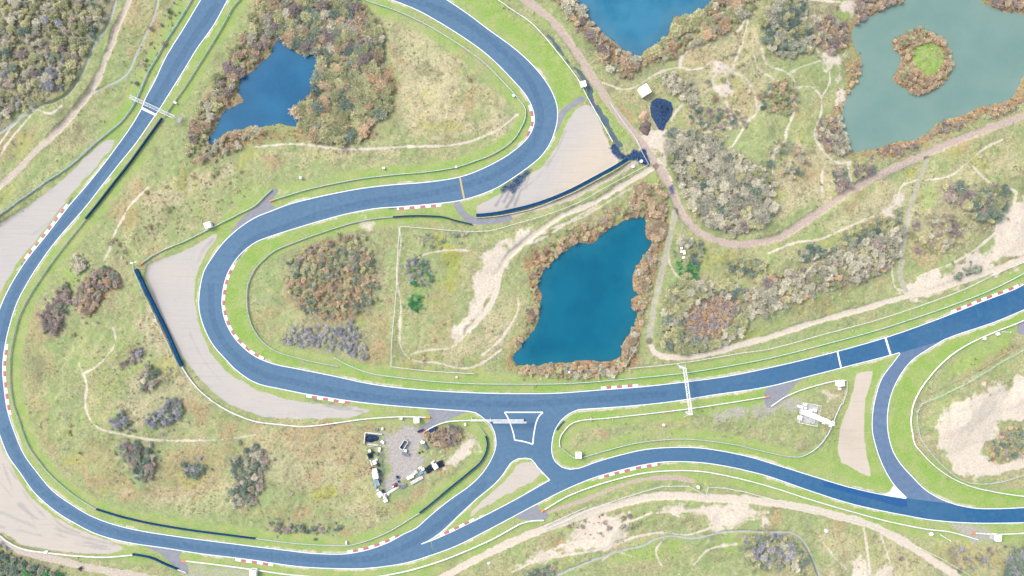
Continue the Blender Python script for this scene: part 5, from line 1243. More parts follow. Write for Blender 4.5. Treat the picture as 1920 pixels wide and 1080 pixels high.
# blue quad at the dirt road
o = item('quad_bike', (150, 1066), 30, 'small dark blue four-wheeled bike at the edge of the dirt road', 'quad bike', .8)
m = MB(); m.box((0, 0, .62), (1.7, .6, .35), bev=.1); m.box((-.6, 0, .75), (.55, 1.1, .12), bev=.04); m.box((.6, 0, .75), (.6, 1.1, .12), bev=.04); m.build('body', dark_blue, o)
m = MB(); m.box((.1, 0, .88), (.8, .38, .16), bev=.06); m.build('seat', black_tyre, o)
m = MB(); m.bar((-.45, -.45, 1.05), (-.45, .45, 1.05), .035); m.bar((-.55, 0, .7), (-.45, 0, 1.05), .05); m.build('handlebar', grey_wall, o)
wheel_set(o, (-.6, .6), (-.5, .5), .3, .25)
# beehive boxes and stones
for px, l in [((1277.5, 465.5), 'pale beehive box, topmost of the small group'), ((1277.5, 472), 'pale beehive box, left of the lower pair'), ((1282.5, 471), 'pale beehive box, right of the lower pair'), ((1283, 475), 'pale beehive box, lowest of the close group'), ((1281.5, 483), 'single pale beehive box nearest the bright evergreen')]:
    x, y = W(*px, .8); o = empty('beehive', (x, y, zat(x, y)), .1); tag(o, l, 'beehive', 'beehives by the evergreens')
    m = MB(); m.box((0, 0, .45), (.95, .85, .8), bev=.02); m.build('hive_body', conc_w, o); m = MB(); m.box((0, 0, .9), (1.1, 1.0, .12), bev=.03); m.build('lid', white_roof, o)
def rock(px, r, label, mat, seed):
    R = np.random.default_rng(seed); m = MB(); n = 12; vs = []
    for k in range(6):
        t = k / 5 * math.pi * .5
        for i in range(n):
            a = 2 * math.pi * i / n; q = r * (1 + .25 * (R.random() - .5)); vs.append((q * math.cos(t) * math.cos(a), q * math.cos(t) * math.sin(a) * .8, q * .7 * math.sin(t) - .08))
    fs = [(k * n + i, k * n + (i + 1) % n, (k + 1) * n + (i + 1) % n, (k + 1) * n + i) for k in range(5) for i in range(n)] + [tuple(5 * n + i for i in range(n))]
    m.add(vs, fs); x, y = W(*px); return tag(m.build('boulder', mat, loc=(x, y, zat(x, y))), label, 'boulder')
rock((1549, 995), 1.2, 'pale rounded boulder at the edge of the sandy road', conc_w, 2)
rock((917, 1056), .9, 'pale boulder beside the sandy road below the bottom bend', conc_w, 5)
# driftwood log near the dark heap
p = catmull(P([(1262, 240), (1275, 244), (1288, 248), (1300, 251), (1312, 249)]), 1.0); m = MB()
for i in range(len(p) - 1): m.bar((p[i][0], p[i][1], zat(*p[i]) + .2), (p[i + 1][0], p[i + 1][1], zat(*p[i + 1]) + .2), .28 - .012 * i, .28 - .012 * (i + 1), 7)
tag(m.build('fallen_trunk', plain('bleached_wood', (.6, .54, .48, 1), (.46, .4, .36, 1), 2, .85)), 'bleached fallen trunk lying right of the large dark heap', 'fallen trunk')
p, q = W(435, 150), W(443, 153); m = MB(); m.box((0, 0, .12), (2.1, .55, .16), bev=.03); m.box((.6, 0, .24), (.3, .6, .1), bev=.02)
tag(m.build('plank', white_wall, loc=(p[0] + .9, p[1] - .3, zat(p[0] + .9, p[1] - .3) + 1.4), rz=-.35), 'white plank lying over the reeds on the left bank of the upper left pond', 'plank')
# ---------------------------------------------------------------- vegetation
def foliage(name, c1, c2, c3):
    t = NT(name); a = t.attr('twig').outputs['Fac']
    oi = t.n('ShaderNodeObjectInfo').outputs['Random']
    f = t.math('MULTIPLY_ADD', t.math('SUBTRACT', oi, .5), .5, a)
    cc = t.mix(t.ramp(f, .15, .6), c1, c2); cc = t.mix(t.ramp(f, .55, .95), cc, c3)
    t.b.inputs['Specular IOR Level'].default_value = .05
    mat = t.done(cc, .9)
    tr = t.n('ShaderNodeBsdfTranslucent'); t.t.links.new(cc, tr.inputs[0])
    mx = t.n('ShaderNodeMixShader'); mx.inputs[0].default_value = .3
    t.t.links.new(t.b.outputs[0], mx.inputs[1]); t.t.links.new(tr.outputs[0], mx.inputs[2])
    t.t.links.new(mx.outputs[0], t.t.nodes['Material Output'].inputs[0])
    return mat
V = 2.6
KIND = dict(
    grey=foliage('pale_grey_twigs', A(132, 134, 122, V), A(172, 168, 150, V), A(204, 198, 178, V)),
    brown=foliage('brown_twigs', A(136, 124, 106, V), A(170, 152, 130, V), A(200, 182, 154, V)),
    olive=foliage('olive_leaves', A(128, 134, 104, V), A(162, 162, 126, V), A(194, 188, 150, V)),
    dark=foliage('dark_green_grey_leaves', A(88, 108, 104, V), A(126, 138, 122, V), A(164, 168, 146, V)),
    lilac=foliage('lilac_grey_twigs', A(118, 122, 134, V), A(150, 150, 156, V), A(182, 178, 180, V)),
    evergreen=foliage('bright_evergreen_leaves', A(48, 104, 72, V), A(80, 138, 94, V), A(136, 170, 118, V)),
    orange=foliage('orange_brown_twigs', A(152, 132, 110, V), A(182, 158, 130, V), A(206, 184, 154, V)),
    plum=foliage('plum_brown_twigs', A(120, 112, 112, V), A(150, 138, 132, V), A(182, 168, 156, V)),
)
LOOK = dict(grey='pale grey leafless', brown='brown leafless', olive='olive green bushy', dark='dark grey green', lilac='lilac grey twiggy', evergreen='bright green evergreen', orange='orange brown', plum='plum brown')
bark = plain('grey_brown_bark', (.20, .17, .14, 1), (.12, .10, .085, 1), 4, .9)

def crown_arrays(seed, nf, flat_=.75, lobes=9, size=.11, straggle=.25):
    """twigs fanning out of a handful of boughs: long thin blades, ragged outline"""
    R = np.random.default_rng(seed)
    c = R.normal(size=(lobes, 3)); c /= np.linalg.norm(c, axis=1)[:, None]
    c *= .15 + (R.random((lobes, 1)) ** .6) * .62; c[:, 2] = np.abs(c[:, 2]) * .7
    c[:, :2] *= np.array([1.0, R.uniform(.72, 1.0)])
    lr = .2 + .3 * R.random(lobes)
    k = R.choice(lobes, nf, p=lr ** 2 / (lr ** 2).sum())
    d = R.normal(size=(nf, 3)); d[:, 2] = d[:, 2] * .7 + .35; d /= np.linalg.norm(d, axis=1)[:, None]
    rad = lr[k] * (.35 + .65 * R.random(nf) ** .7) * (1 + straggle * (R.random(nf) < .3) * R.random(nf) * 2.2)
    p = c[k] + d * rad[:, None]
    p[:, 2] = np.maximum(p[:, 2] * flat_ + .36, .05)
    out = p * np.array([1, 1, .45]); out /= np.maximum(1e-6, np.linalg.norm(out, axis=1))[:, None]
    u = .55 * d + .55 * out + R.normal(size=(nf, 3)) * .5; u[:, 2] *= .6; u /= np.linalg.norm(u, axis=1)[:, None]
    n = R.normal(size=(nf, 3)) * .45; n[:, 2] = np.abs(n[:, 2]) + .9
    w = np.cross(n, u); w /= np.maximum(1e-6, np.linalg.norm(w, axis=1))[:, None]
    a = size * (.55 + 1.1 * R.random(nf))[:, None]; b = a * (.2 + .22 * R.random(nf))[:, None]
    q = np.stack([p - u * a - w * b * .6, p - u * a * .1 + w * b * -1, p + u * a, p + u * a * .1 + w * b], 1)
    lobe_tone = R.random(lobes)
    twig = np.clip(.5 * R.random(nf) + .26 * lobe_tone[k] + .12, 0, 1)
    return q.reshape(-1, 3), twig
TREE_V = [crown_arrays(50 + i, 950, .6, 9 + i, .115, .3) for i in range(8)]
SHRUB_V = [crown_arrays(80 + i, 420, .55, 6 + i, .15, .35) for i in range(5)]
SCRUB_V = [crown_arrays(110 + i, 150, .5, 4 + i % 4, .2, .4) for i in range(6)]
crown_me, shrub_me = {}, {}
def crown_mesh(kind, v):
    if (kind, v) not in crown_me:
        q, t = TREE_V[v]; crown_me[kind, v] = np_mesh('crown', q, np.arange(len(q)).reshape(-1, 4), [KIND[kind]], attrs=[('twig', 'FACE', 'FLOAT', t)])
    return crown_me[kind, v]
def trunk_mb(seed):
    R = random.Random(seed); m = MB(); m.bar((0, 0, -.12), (.02, .01, .3), .06, .042, 7)
    for k in range(5):
        a = k * 1.257 + R.random(); e = (.38 * math.cos(a), .38 * math.sin(a), .62 + .16 * R.random())
        m.bar((.02, .01, .26), e, .034, .014, 5); m.bar(e, (e[0] * 1.5, e[1] * 1.5, e[2] + .14), .014, .005, 4)
    return m
TRUNKS = [trunk_mb(i).mesh('trunk', bark) for i in range(3)]
def shrub_mesh(kind, v):
    if (kind, v) not in shrub_me:
        q, t = SHRUB_V[v]; m = MB()
        for k in range(6): a = k * 1.05; m.bar((.04 * math.cos(a), .04 * math.sin(a), -.05), (.4 * math.cos(a), .4 * math.sin(a), .55), .03, .012, 4)
        sv = np.array(m.v); sf = [f for f in m.f if len(f) == 4]
        F = np.vstack([np.arange(len(q)).reshape(-1, 4), np.array(sf) + len(q)])
        shrub_me[kind, v] = np_mesh('shrub', np.vstack([q, sv]), F, [KIND[kind], bark], [0] * (len(q) // 4) + [1] * len(sf), attrs=[('twig', 'FACE', 'FLOAT', np.r_[t, np.full(len(sf), .4)])])
    return shrub_me[kind, v]

# zone: polygon, kind weights, radius range (m), fill 0..1, place text
ZONES = [
 ([(-10,-12),(205,-12),(195,40),(160,110),(138,160),(70,195),(0,235),(-12,240)], dict(olive=4, grey=4, dark=1, plum=1, lilac=1), (.9, 2.7), .44, 'in the dune scrub at the top left corner'),
 ([(485,-12),(520,-12),(515,40),(505,95),(455,140),(435,165),(415,200),(395,240),(385,270),(350,300),(352,262),(372,205),(398,165),(415,128),(440,95),(468,55)], dict(brown=3, olive=3, plum=2, grey=1), (1.4, 2.8), .9, 'on the west bank of the upper left pond'),
 ([(515,-12),(655,-12),(685,20),(718,70),(716,110),(700,130),(600,110),(572,98),(538,86),(520,66),(505,40)], dict(olive=4, brown=3, dark=2, plum=2, grey=2), (1.6, 3.2), .95, 'in the thicket north of the upper left pond'),
 ([(604,112),(700,130),(735,155),(733,195),(700,228),(680,265),(630,270),(585,262),(566,232),(556,208),(592,168),(592,132)], dict(olive=6, brown=2, dark=2, orange=1), (1.8, 3.4), .97, 'in the thicket east of the upper left pond'),
 ([(390,272),(440,247),(490,242),(500,250),(450,280),(400,300),(360,306)], dict(grey=3, brown=2, orange=1), (1.0, 2.2), .55, 'in the reeds below the upper left pond'),
 ([(1030,-10),(1068,-10),(1105,42),(1150,82),(1188,110),(1212,112),(1205,128),(1178,145),(1150,142),(1125,105),(1095,62)], dict(brown=3, grey=3, plum=1, orange=1), (1.3, 2.9), .8, 'on the west bank of the top pond'),
 ([(1215,100),(1262,64),(1266,38),(1300,30),(1335,5),(1350,-10),(1425,-10),(1398,28),(1372,45),(1330,75),(1290,92),(1255,110),(1225,118)], dict(olive=4, brown=3, grey=2, orange=1), (1.4, 3.0), .85, 'on the east bank of the top pond'),
 ([(1440,-10),(1508,-10),(1512,40),(1525,80),(1520,100),(1470,108),(1440,95),(1425,50)], dict(grey=4, dark=3, olive=2), (1.4, 2.8), .8, 'in the copse left of the milky pond'),
 ([(1522,30),(1580,40),(1590,60),(1580,90),(1550,105),(1530,80)], dict(plum=3, brown=2, grey=2), (1.2, 2.2), .7, 'beside the sandy bank of the milky pond'),
 ([(1600,0),(1612,-10),(1700,-10),(1684,4),(1655,14),(1620,36),(1602,46)], dict(brown=3, plum=3), (1.2, 2.2), .95, 'along the top bank of the milky pond'),
 ([(1600,105),(1612,120),(1608,148),(1594,168),(1586,180),(1595,140)], dict(orange=2, brown=3), (.9, 1.6), .9, 'on the left bank of the milky pond'),
 ([(1532,232),(1575,215),(1582,250),(1592,280),(1580,292),(1550,280),(1532,262)], dict(plum=2, grey=3, brown=1), (1.2, 2.2), .85, 'at the lower left corner of the milky pond'),
 ([(1618,288),(1668,276),(1725,266),(1768,232),(1810,220),(1880,197),(1925,178),(1925,190),(1880,214),(1800,240),(1740,262),(1690,288),(1640,302)], dict(plum=3, brown=3, grey=1, orange=1), (1.1, 2.2), .85, 'along the lower bank of the milky pond'),
 ([(1845,-10),(1930,-10),(1930,18),(1890,17),(1862,10)], dict(plum=3, brown=2), (1.3, 2.4), .95, 'on the bank in the top right corner'),
 ([(1674,80),(1692,67),(1722,55),(1745,59),(1768,74),(1780,94),(1782,117),(1777,144),(1759,163),(1735,175),(1713,177),(1704,166),(1690,159),(1678,148),(1686,132),(1690,118),(1709,118),(1722,135),(1741,148),(1760,138),(1773,114),(1770,88),(1742,79),(1712,86),(1706,105),(1690,112),(1682,98)], dict(brown=6, olive=2, orange=1), (.9, 1.8), 1.0, 'on the round island in the milky pond'),
 ([(1240,252),(1300,244),(1345,262),(1372,290),(1425,315),(1446,345),(1450,400),(1425,428),(1372,438),(1325,422),(1292,385),(1272,345),(1252,300)], dict(grey=9, olive=1, dark=1, plum=1), (1.3, 2.9), .84, 'in the pale thicket above the curved dirt road'),
 ([(1236,140),(1262,136),(1300,165),(1310,200),(1290,190),(1255,172)], dict(grey=1), (1.3, 2.6), .85, 'in the grey clump above the dark heap'),
 ([(1470,345),(1500,330),(1520,300),(1480,260),(1440,270),(1430,300)], dict(grey=3, dark=2, brown=1), (1.0, 2.2), .3, 'in the slack left of the milky pond path'),
 ([(1290,195),(1400,210),(1400,240),(1330,245),(1290,235)], dict(plum=3, dark=2, grey=1), (1.0, 2.0), .35, 'in the hollow right of the dark heap'),
 ([(1420,160),(1480,150),(1500,185),(1480,215),(1430,210)], dict(brown=2, olive=2, dark=1), (1.1, 2.2), .45, 'between the winding trails above the slack'),
 ([(1560,318),(1582,320),(1588,352),(1564,354)], dict(dark=1, plum=1), (1.6, 2.4), .9, 'in the dark pair of clumps left of the round thicket'),
 ([(1600,308),(1630,304),(1636,322),(1620,336),(1602,330)], dict(plum=2, dark=1, olive=1), (1.6, 2.6), .95, 'in the round thicket below the milky pond'),
 ([(1770,352),(1800,348),(1815,372),(1850,350),(1880,352),(1882,395),(1860,418),(1825,410),(1800,388),(1775,378)], dict(dark=3, plum=2, olive=3), (1.6, 3.0), .9, 'in the thicket above the sandy slope on the right'),
 ([(1700,395),(1780,400),(1820,430),(1790,470),(1720,480),(1702,440)], dict(plum=2, grey=2, olive=2), (1.0, 2.0), .35, 'on the slope right of the pale gravel road'),
 ([(1782,520),(1815,498),(1840,500),(1836,516),(1800,530)], dict(dark=3, plum=1), (1.5, 2.4), .95, 'in the dark clump beside the sand road on the right'),
 ([(1195,345),(1240,350),(1248,395),(1245,440),(1226,450),(1215,425),(1212,402),(1192,402),(1175,405),(1182,380)], dict(brown=5, orange=1, olive=2), (1.3, 2.8), .9, 'at the upper right corner of the teal pond'),
 ([(1075,425),(1120,412),(1155,390),(1172,402),(1145,420),(1125,440),(1080,452),(1045,478),(1020,508),(1008,540),(1010,590),(985,632),(965,660),(958,655),(985,600),(1000,560),(995,520),(1000,480),(1040,445)], dict(brown=4, olive=2, orange=1, plum=1), (1.1, 2.3), .85, 'along the west bank of the teal pond'),
 ([(1225,455),(1235,470),(1222,520),(1215,560),(1205,600),(1190,640),(1178,680),(1165,690),(1170,650),(1182,625),(1196,590),(1190,575),(1204,552),(1192,540),(1196,510),(1206,485),(1218,470)], dict(brown=4, grey=3, olive=1), (1.1, 2.6), .85, 'along the east bank of the teal pond'),
 ([(985,690),(1060,684),(1140,680),(1165,678),(1160,700),(1100,706),(1020,704),(975,698)], dict(grey=3, orange=3, brown=2, olive=1), (1.0, 2.4), .85, 'along the lower bank of the teal pond'),
 ([(1250,545),(1300,524),(1375,532),(1405,550),(1400,560),(1340,552),(1290,572),(1275,610),(1300,640),(1345,636),(1385,590),(1405,575),(1395,620),(1345,652),(1285,662),(1242,645),(1240,590)], dict(olive=5, grey=3, dark=1), (1.3, 2.8), .93, 'in the ring of scrub around the reed hollow'),
 ([(1290,575),(1335,556),(1380,562),(1385,585),(1345,630),(1305,636),(1280,612)], dict(orange=4, plum=2, lilac=2), (.6, 1.2), .9, 'in the reed hollow right of the teal pond'),
 ([(1400,548),(1430,520),(1480,505),(1530,505),(1560,478),(1620,452),(1690,426),(1692,470),(1670,498),(1620,520),(1560,540),(1500,560),(1440,585),(1405,598)], dict(grey=9, plum=1, olive=1, orange=1), (1.2, 2.7), .84, 'in the long pale thicket left of the gravel road'),
 ([(1490,470),(1520,462),(1560,468),(1500,495)], dict(dark=3, grey=1), (1.3, 2.4), .85, 'in the dark clump above the long pale thicket'),
 ([(1580,432),(1620,420),(1690,400),(1690,424),(1620,450),(1585,462)], dict(olive=2, dark=2), (1.2, 2.2), .7, 'on the green strip above the long pale thicket'),
 ([(1364,490),(1420,488),(1440,500),(1410,515),(1370,512)], dict(dark=3, olive=2), (1.4, 2.6), .9, 'in the green clump below the curved dirt road'),
 ([(1310,452),(1320,465),(1315,490),(1300,498),(1292,470)], dict(dark=2, olive=2), (1.3, 2.2), .85, 'in the dark strip beside the beehives'),
 ([(1272,448),(1295,446),(1300,460),(1285,465),(1272,462)], dict(grey=3, lilac=1), (1.2, 2.0), .9, 'just above the beehives'),
 ([(1270,490),(1290,485),(1302,500),(1306,520),(1285,524),(1272,512)], dict(evergreen=3, olive=1), (1.0, 2.6), .85, 'in the vivid patch below the beehives'),
 ([(1304,318),(1322,318),(1326,338),(1314,350),(1302,340)], dict(evergreen=3, dark=1), (1.0, 2.5), .9, 'in the single vivid spot inside the pale thicket'),
 ([(540,485),(580,462),(620,440),(680,440),(700,480),(712,540),(700,575),(660,590),(610,600),(565,580),(540,540)], dict(dark=3, olive=3, plum=2, brown=3, orange=1), (.9, 1.9), .42, 'in the scrub inside the hairpin'),
 ([(525,640),(560,605),(590,615),(640,610),(660,600),(690,640),(690,672),(650,660),(600,650),(560,652)], dict(lilac=1), (.8, 1.6), .5, 'at the lower edge of the hairpin infield'),
 ([(760,490),(790,478),(812,510),(805,540),(770,530)], dict(dark=2, lilac=3, evergreen=1), (.8, 1.6), .6, 'in the green patch right of the dividing fence'),
 ([(764,560),(785,555),(790,575),(772,582)], dict(evergreen=1), (1.2, 1.9), .9, 'in the lower green patch right of the dividing fence'),
 ([(775,440),(880,436),(870,455),(800,470)], dict(grey=2, dark=1, lilac=1), (.8, 1.5), .35, 'near the top of the middle infield'),
 ([(150,545),(165,515),(200,498),(225,512),(228,535),(205,540),(180,585),(160,590),(145,575)], dict(plum=4, brown=2, dark=1), (1.2, 2.2), .85, 'in the brown clump left of the wide tyre barrier'),
 ([(110,552),(128,530),(135,560),(118,600),(108,625),(85,618),(75,590)], dict(plum=4, dark=1), (1.2, 2.3), .9, 'in the dark clump inside the left bend'),
 ([(222,690),(250,660),(268,650),(270,670),(245,680),(232,694)], dict(lilac=1, plum=1), (1.0, 1.8), .85, 'in the small grey row of the left infield'),
 ([(268,695),(285,685),(300,700),(295,720),(280,730),(266,730)], dict(dark=2, plum=2, grey=1), (1.4, 2.4), .9, 'in the clump at the middle of the left infield'),
 ([(275,790),(300,765),(325,745),(342,750),(345,775),(320,795),(290,800)], dict(lilac=3, dark=2), (1.1, 2.0), .9, 'in the blue grey thicket of the left infield'),
 ([(215,790),(232,768),(246,780),(248,800),(225,803)], dict(lilac=1, dark=1), (1.1, 1.9), .85, 'in the small clump left of the blue grey thicket'),
 ([(230,830),(262,826),(288,850),(292,880),(285,898),(265,895),(250,868),(232,855)], dict(plum=3, dark=2, grey=1), (1.3, 2.4), .92, 'in the plum thicket of the lower left infield'),
 ([(345,870),(375,868),(385,885),(360,895),(348,890)], dict(dark=1, lilac=1), (1.1, 1.8), .8, 'in the low clump right of the plum thicket'),
 ([(435,870),(455,845),(485,830),(500,850),(495,900),(480,940),(440,948),(430,920),(445,900)], dict(dark=3, grey=2, plum=2), (1.2, 2.3), .75, 'in the straggling copse of the lower infield'),
 ([(130,490),(155,478),(168,500),(150,512)], dict(grey=1), (1.6, 2.6), .95, 'in the pale clump on the left infield ridge'),
 ([(210,440),(225,455),(240,480),(222,470)], dict(grey=1, brown=1), (1.0, 1.8), .6, 'by the trail end above the signboard'),
 ([(500,975),(560,985),(640,990),(600,1000),(520,998)], dict(plum=1, dark=1), (.9, 1.7), .6, 'along the foot of the lower infield slope'),
 ([(798,815),(812,798),(842,795),(862,802),(862,822),(845,834),(812,836)], dict(plum=3, brown=3, dark=1), (1.3, 2.5), .95, 'in the bushes right of the yard entrance'),
 ([(1400,1010),(1440,995),(1480,1010),(1500,1030),(1510,1055),(1470,1060),(1420,1062),(1395,1040)], dict(dark=4, lilac=2, olive=2, grey=1), (1.3, 2.6), .85, 'in the thicket beside the curved footpath'),
 ([(1880,1070),(1890,1040),(1930,1022),(1930,1095),(1880,1095)], dict(dark=4, lilac=1), (1.5, 2.8), .95, 'in the dark wood at the bottom right corner'),
 ([(-12,1030),(20,1045),(60,1062),(125,1072),(110,1095),(-12,1095)], dict(dark=4, evergreen=1, plum=1), (1.3, 2.6), .9, 'in the dark wood at the bottom left corner'),
 ([(985,1070),(1035,1062),(1040,1090),(985,1092)], dict(plum=1, dark=2), (1.2, 2.2), .85, 'in the clump at the bottom edge by the footpath'),
 ([(1030,960),(1200,965),(1210,985),(1150,1000),(1180,1020),(1110,1015)], dict(plum=2, grey=1, olive=1), (.8, 1.6), .3, 'on the sandy slope below the lower straight'),
 ([(1780,1025),(1860,1030),(1850,1060),(1790,1070)], dict(dark=1, plum=1, lilac=1), (.9, 1.7), .3, 'on the slope below the bottom right hut'),
 ([(1845,870),(1860,825),(1895,800),(1925,800),(1925,855),(1880,862)], dict(dark=2, orange=1, plum=1), (.9, 1.8), .5, 'on the green knoll in the quarry'),
 ([(232,170),(280,60),(310,10),(340,-5),(338,30),(300,100),(262,160)], dict(plum=2, olive=2, dark=1), (.9, 1.7), .22, 'on the strip between the grey path and the left straight'),
 ([(60,350),(140,280),(180,240),(170,255),(100,320)], dict(plum=1, olive=2), (1.0, 1.8), .35, 'on the slope above the far left gravel trap'),
 ([(1300,100),(1380,70),(1440,130),(1400,200),(1330,215),(1290,130)], dict(olive=2, grey=2, brown=1), (.8, 1.7), .16, 'on the straw slope below the top pond'),
 ([(760,60),(900,150),(940,240),(780,250),(740,150)], dict(grey=1, olive=1, brown=1), (.7, 1.5), .06, 'on the straw meadow inside the upper right bend'),
 ([(280,320),(460,310),(470,360),(330,450),(240,460)], dict(olive=2, plum=1, brown=1), (.8, 1.6), .12, 'on the meadow above the hairpin'),
 ([(60,600),(230,620),(260,800),(420,860),(250,900),(110,860),(70,720)], dict(olive=2, lilac=1, dark=1), (.7, 1.5), .08, 'on the meadow inside the left bend'),
 ([(500,810),(670,810),(680,930),(560,960),(500,900)], dict(brown=1, olive=1, grey=1), (.7, 1.4), .08, 'on the straw meadow left of the yard'),
 ([(760,590),(850,600),(840,680),(780,670)], dict(brown=1, olive=1), (.7, 1.5), .1, 'on the slope below the sandy strip'),
 ([(1460,600),(1560,555),(1650,555),(1560,585)], dict(grey=1, olive=1, orange=1), (.7, 1.5), .2, 'on the meadow between thicket and sand road'),
 ([(1600,1000),(1750,1040),(1760,1075),(1600,1075)], dict(plum=1, olive=1), (.8, 1.5), .15, 'between the forking sandy trails'),
 ([(1100,775),(1420,760),(1430,830),(1300,815),(1110,840)], dict(olive=1, dark=1, grey=1), (.7, 1.3), .07, 'on the green between main and lower straight'),
]
trees, shrubs, scrubs = [], [], []
RZ = np.random.default_rng(21)
grid_hash = {}
def free(x, y, r, k=.8):
    gx, gy = int(x // 6), int(y // 6)
    for i in (-1, 0, 1):
        for j in (-1, 0, 1):
            for a, b, c in grid_hash.get((gx + i, gy + j), ()):
                if (x - a) ** 2 + (y - b) ** 2 < ((r + c) * k) ** 2: return False
    return True
hard_d = np.minimum(d_road, d_apron)
for zi, (poly, kinds, (r0, r1), fill, place) in enumerate(ZONES):
    p = P(poly); x0, y0 = p.min(0); x1, y1 = p.max(0); area = abs(sum(p[i - 1][0] * p[i][1] - p[i][0] * p[i - 1][1] for i in range(len(p)))) / 2
    names = list(kinds); wts = np.array([kinds[k] for k in names], float); wts /= wts.sum()
    for stage in range(3):
        n = int(area * (.55, 1.0, 2.6)[stage] * fill ** 1.5) + 2
        for _ in range(n):
            x, y = RZ.uniform(x0, x1), RZ.uniform(y0, y1)
            r = (RZ.uniform(.72, 1.0) * r1, RZ.uniform(r0, (r0 + r1) / 2), RZ.uniform(.45, .8) * r0)[stage]
            if not pip(p, x, y): continue
            wv = sample(water, x, y)
            if wv > .3 or sample(ditch_sd, x, y) > -.5 or sample(hard_d, x, y) < r + 1.2 or sample(path_d, x, y) < r * .6: continue
            if sample(sand, x, y) > .75 and RZ.random() < .8: continue
            if not free(x, y, r, (.5, .45, .4)[stage] if fill > .6 else .55): continue
            if fill < .5 and stage < 2 and RZ.random() > fill * 2: continue
            grid_hash.setdefault((int(x // 6), int(y // 6)), []).append((x, y, r))
            kind = names[RZ.choice(len(names), p=wts)]
            hgt = r * RZ.uniform(.9, 1.25)
            (trees if r >= 1.75 else shrubs if r >= .85 else scrubs).append((r, x, y, hgt, kind, place))
# ragged fringe of small bushes round every thicket
for poly, kinds, (r0, r1), fill, place in ZONES:
    if fill < .6: continue
    p = P(poly); names = list(kinds); wts = np.array([kinds[k] for k in names], float); wts /= wts.sum()
    for a, b in zip(p, np.roll(p, -1, 0)):
        L = np.linalg.norm(b - a)
        for _ in range(int(L * .5)):
            q = a + (b - a) * RZ.random() + RZ.normal(size=2) * 2.2; x, y = q; r = RZ.uniform(.4, 1.0)
            if sample(water, x, y) > -.2 or sample(ditch_sd, x, y) > -.5 or sample(hard_d, x, y) < r + 2 or sample(path_d, x, y) < r or sample(gravel, x, y) > .05 or not free(x, y, r, .4): continue
            scrubs.append((r, x, y, r * RZ.uniform(.7, 1.1), names[RZ.choice(len(names), p=wts)], ''))
trees.sort(key=lambda t: -t[0]); shrubs.sort(key=lambda t: -t[0])
scrubs += shrubs[290:] + trees[290:]
trees, shrubs = trees[:290], shrubs[:290]
for r, x, y, h, kind, place in trees:
    o = empty('tree', (x, y, zat(x, y)), RZ.uniform(0, 6.28)); o.scale = (r * RZ.uniform(1.05, 1.35), r * RZ.uniform(.95, 1.2), h * .9)
    tag(o, f'{LOOK[kind]} tree {place}', 'tree', f'{LOOK[kind]} trees {place}')
    c_ = bpy.data.objects.new('crown', crown_mesh(kind, int(RZ.integers(0, 8)))); col.objects.link(c_); c_.parent = o
    t_ = bpy.data.objects.new('trunk', TRUNKS[int(RZ.integers(0, 3))]); col.objects.link(t_); t_.parent = o
for r, x, y, h, kind, place in shrubs:
    o = bpy.data.objects.new('shrub', shrub_mesh(kind, int(RZ.integers(0, 5)))); col.objects.link(o)
    o.location = (x, y, zat(x, y)); o.rotation_euler = (0, 0, RZ.uniform(0, 6.28)); o.scale = (r * RZ.uniform(1.0, 1.35), r * RZ.uniform(.9, 1.15), h)
    tag(o, f'{LOOK[kind]} shrub {place}', 'shrub', f'{LOOK[kind]} shrubs {place}')
# the rest of the scrub, and loose dwarf scrub all over the dunes, as one mass
wild = rough * sstep(6, 14, d_road) * (1 - np.clip(sand, 0, 1)) * (water < -1)
for _ in range(5200):
    x, y = RZ.uniform(-258, 258), RZ.uniform(-153, 153)
    if sample(wild, x, y) < .7 or sample(path_d, x, y) < .8 or sample(ditch_sd, x, y) > -1: continue
    if sample(n2, x, y) < .5 or sample(n5, x, y) < .47: continue
    r = RZ.uniform(.3, .75); scrubs.append((r, x, y, r * .8, ('olive', 'brown', 'dark', 'grey', 'plum')[RZ.choice(5, p=[.4, .15, .15, .2, .1])], ''))
kn = list(KIND); VV, TT, MM = [], [], []
for r, x, y, h, kind, _ in scrubs:
    q, t = (SHRUB_V if r > .9 else SCRUB_V)[int(RZ.integers(0, 5))]
    a = RZ.uniform(0, 6.28); ca, sa = math.cos(a), math.sin(a)
    v = np.stack([(q[:, 0] * ca - q[:, 1] * sa) * r + x, (q[:, 0] * sa + q[:, 1] * ca) * r + y, q[:, 2] * h + zat(x, y)], -1)
    VV.append(v); TT.append(np.clip(t + RZ.uniform(-.22, .22), 0, 1)); MM.append(np.full(len(t), kn.index(kind)))
VV = np.vstack(VV)
o = bpy.data.objects.new('undergrowth', np_mesh('undergrowth', VV, np.arange(len(VV)).reshape(-1, 4), [KIND[k] for k in kn], np.concatenate(MM), attrs=[('twig', 'FACE', 'FLOAT', np.concatenate(TT))])); col.objects.link(o)
tag(o, 'low mixed scrub and dwarf bushes spread over the dunes', 'undergrowth', kind='stuff')

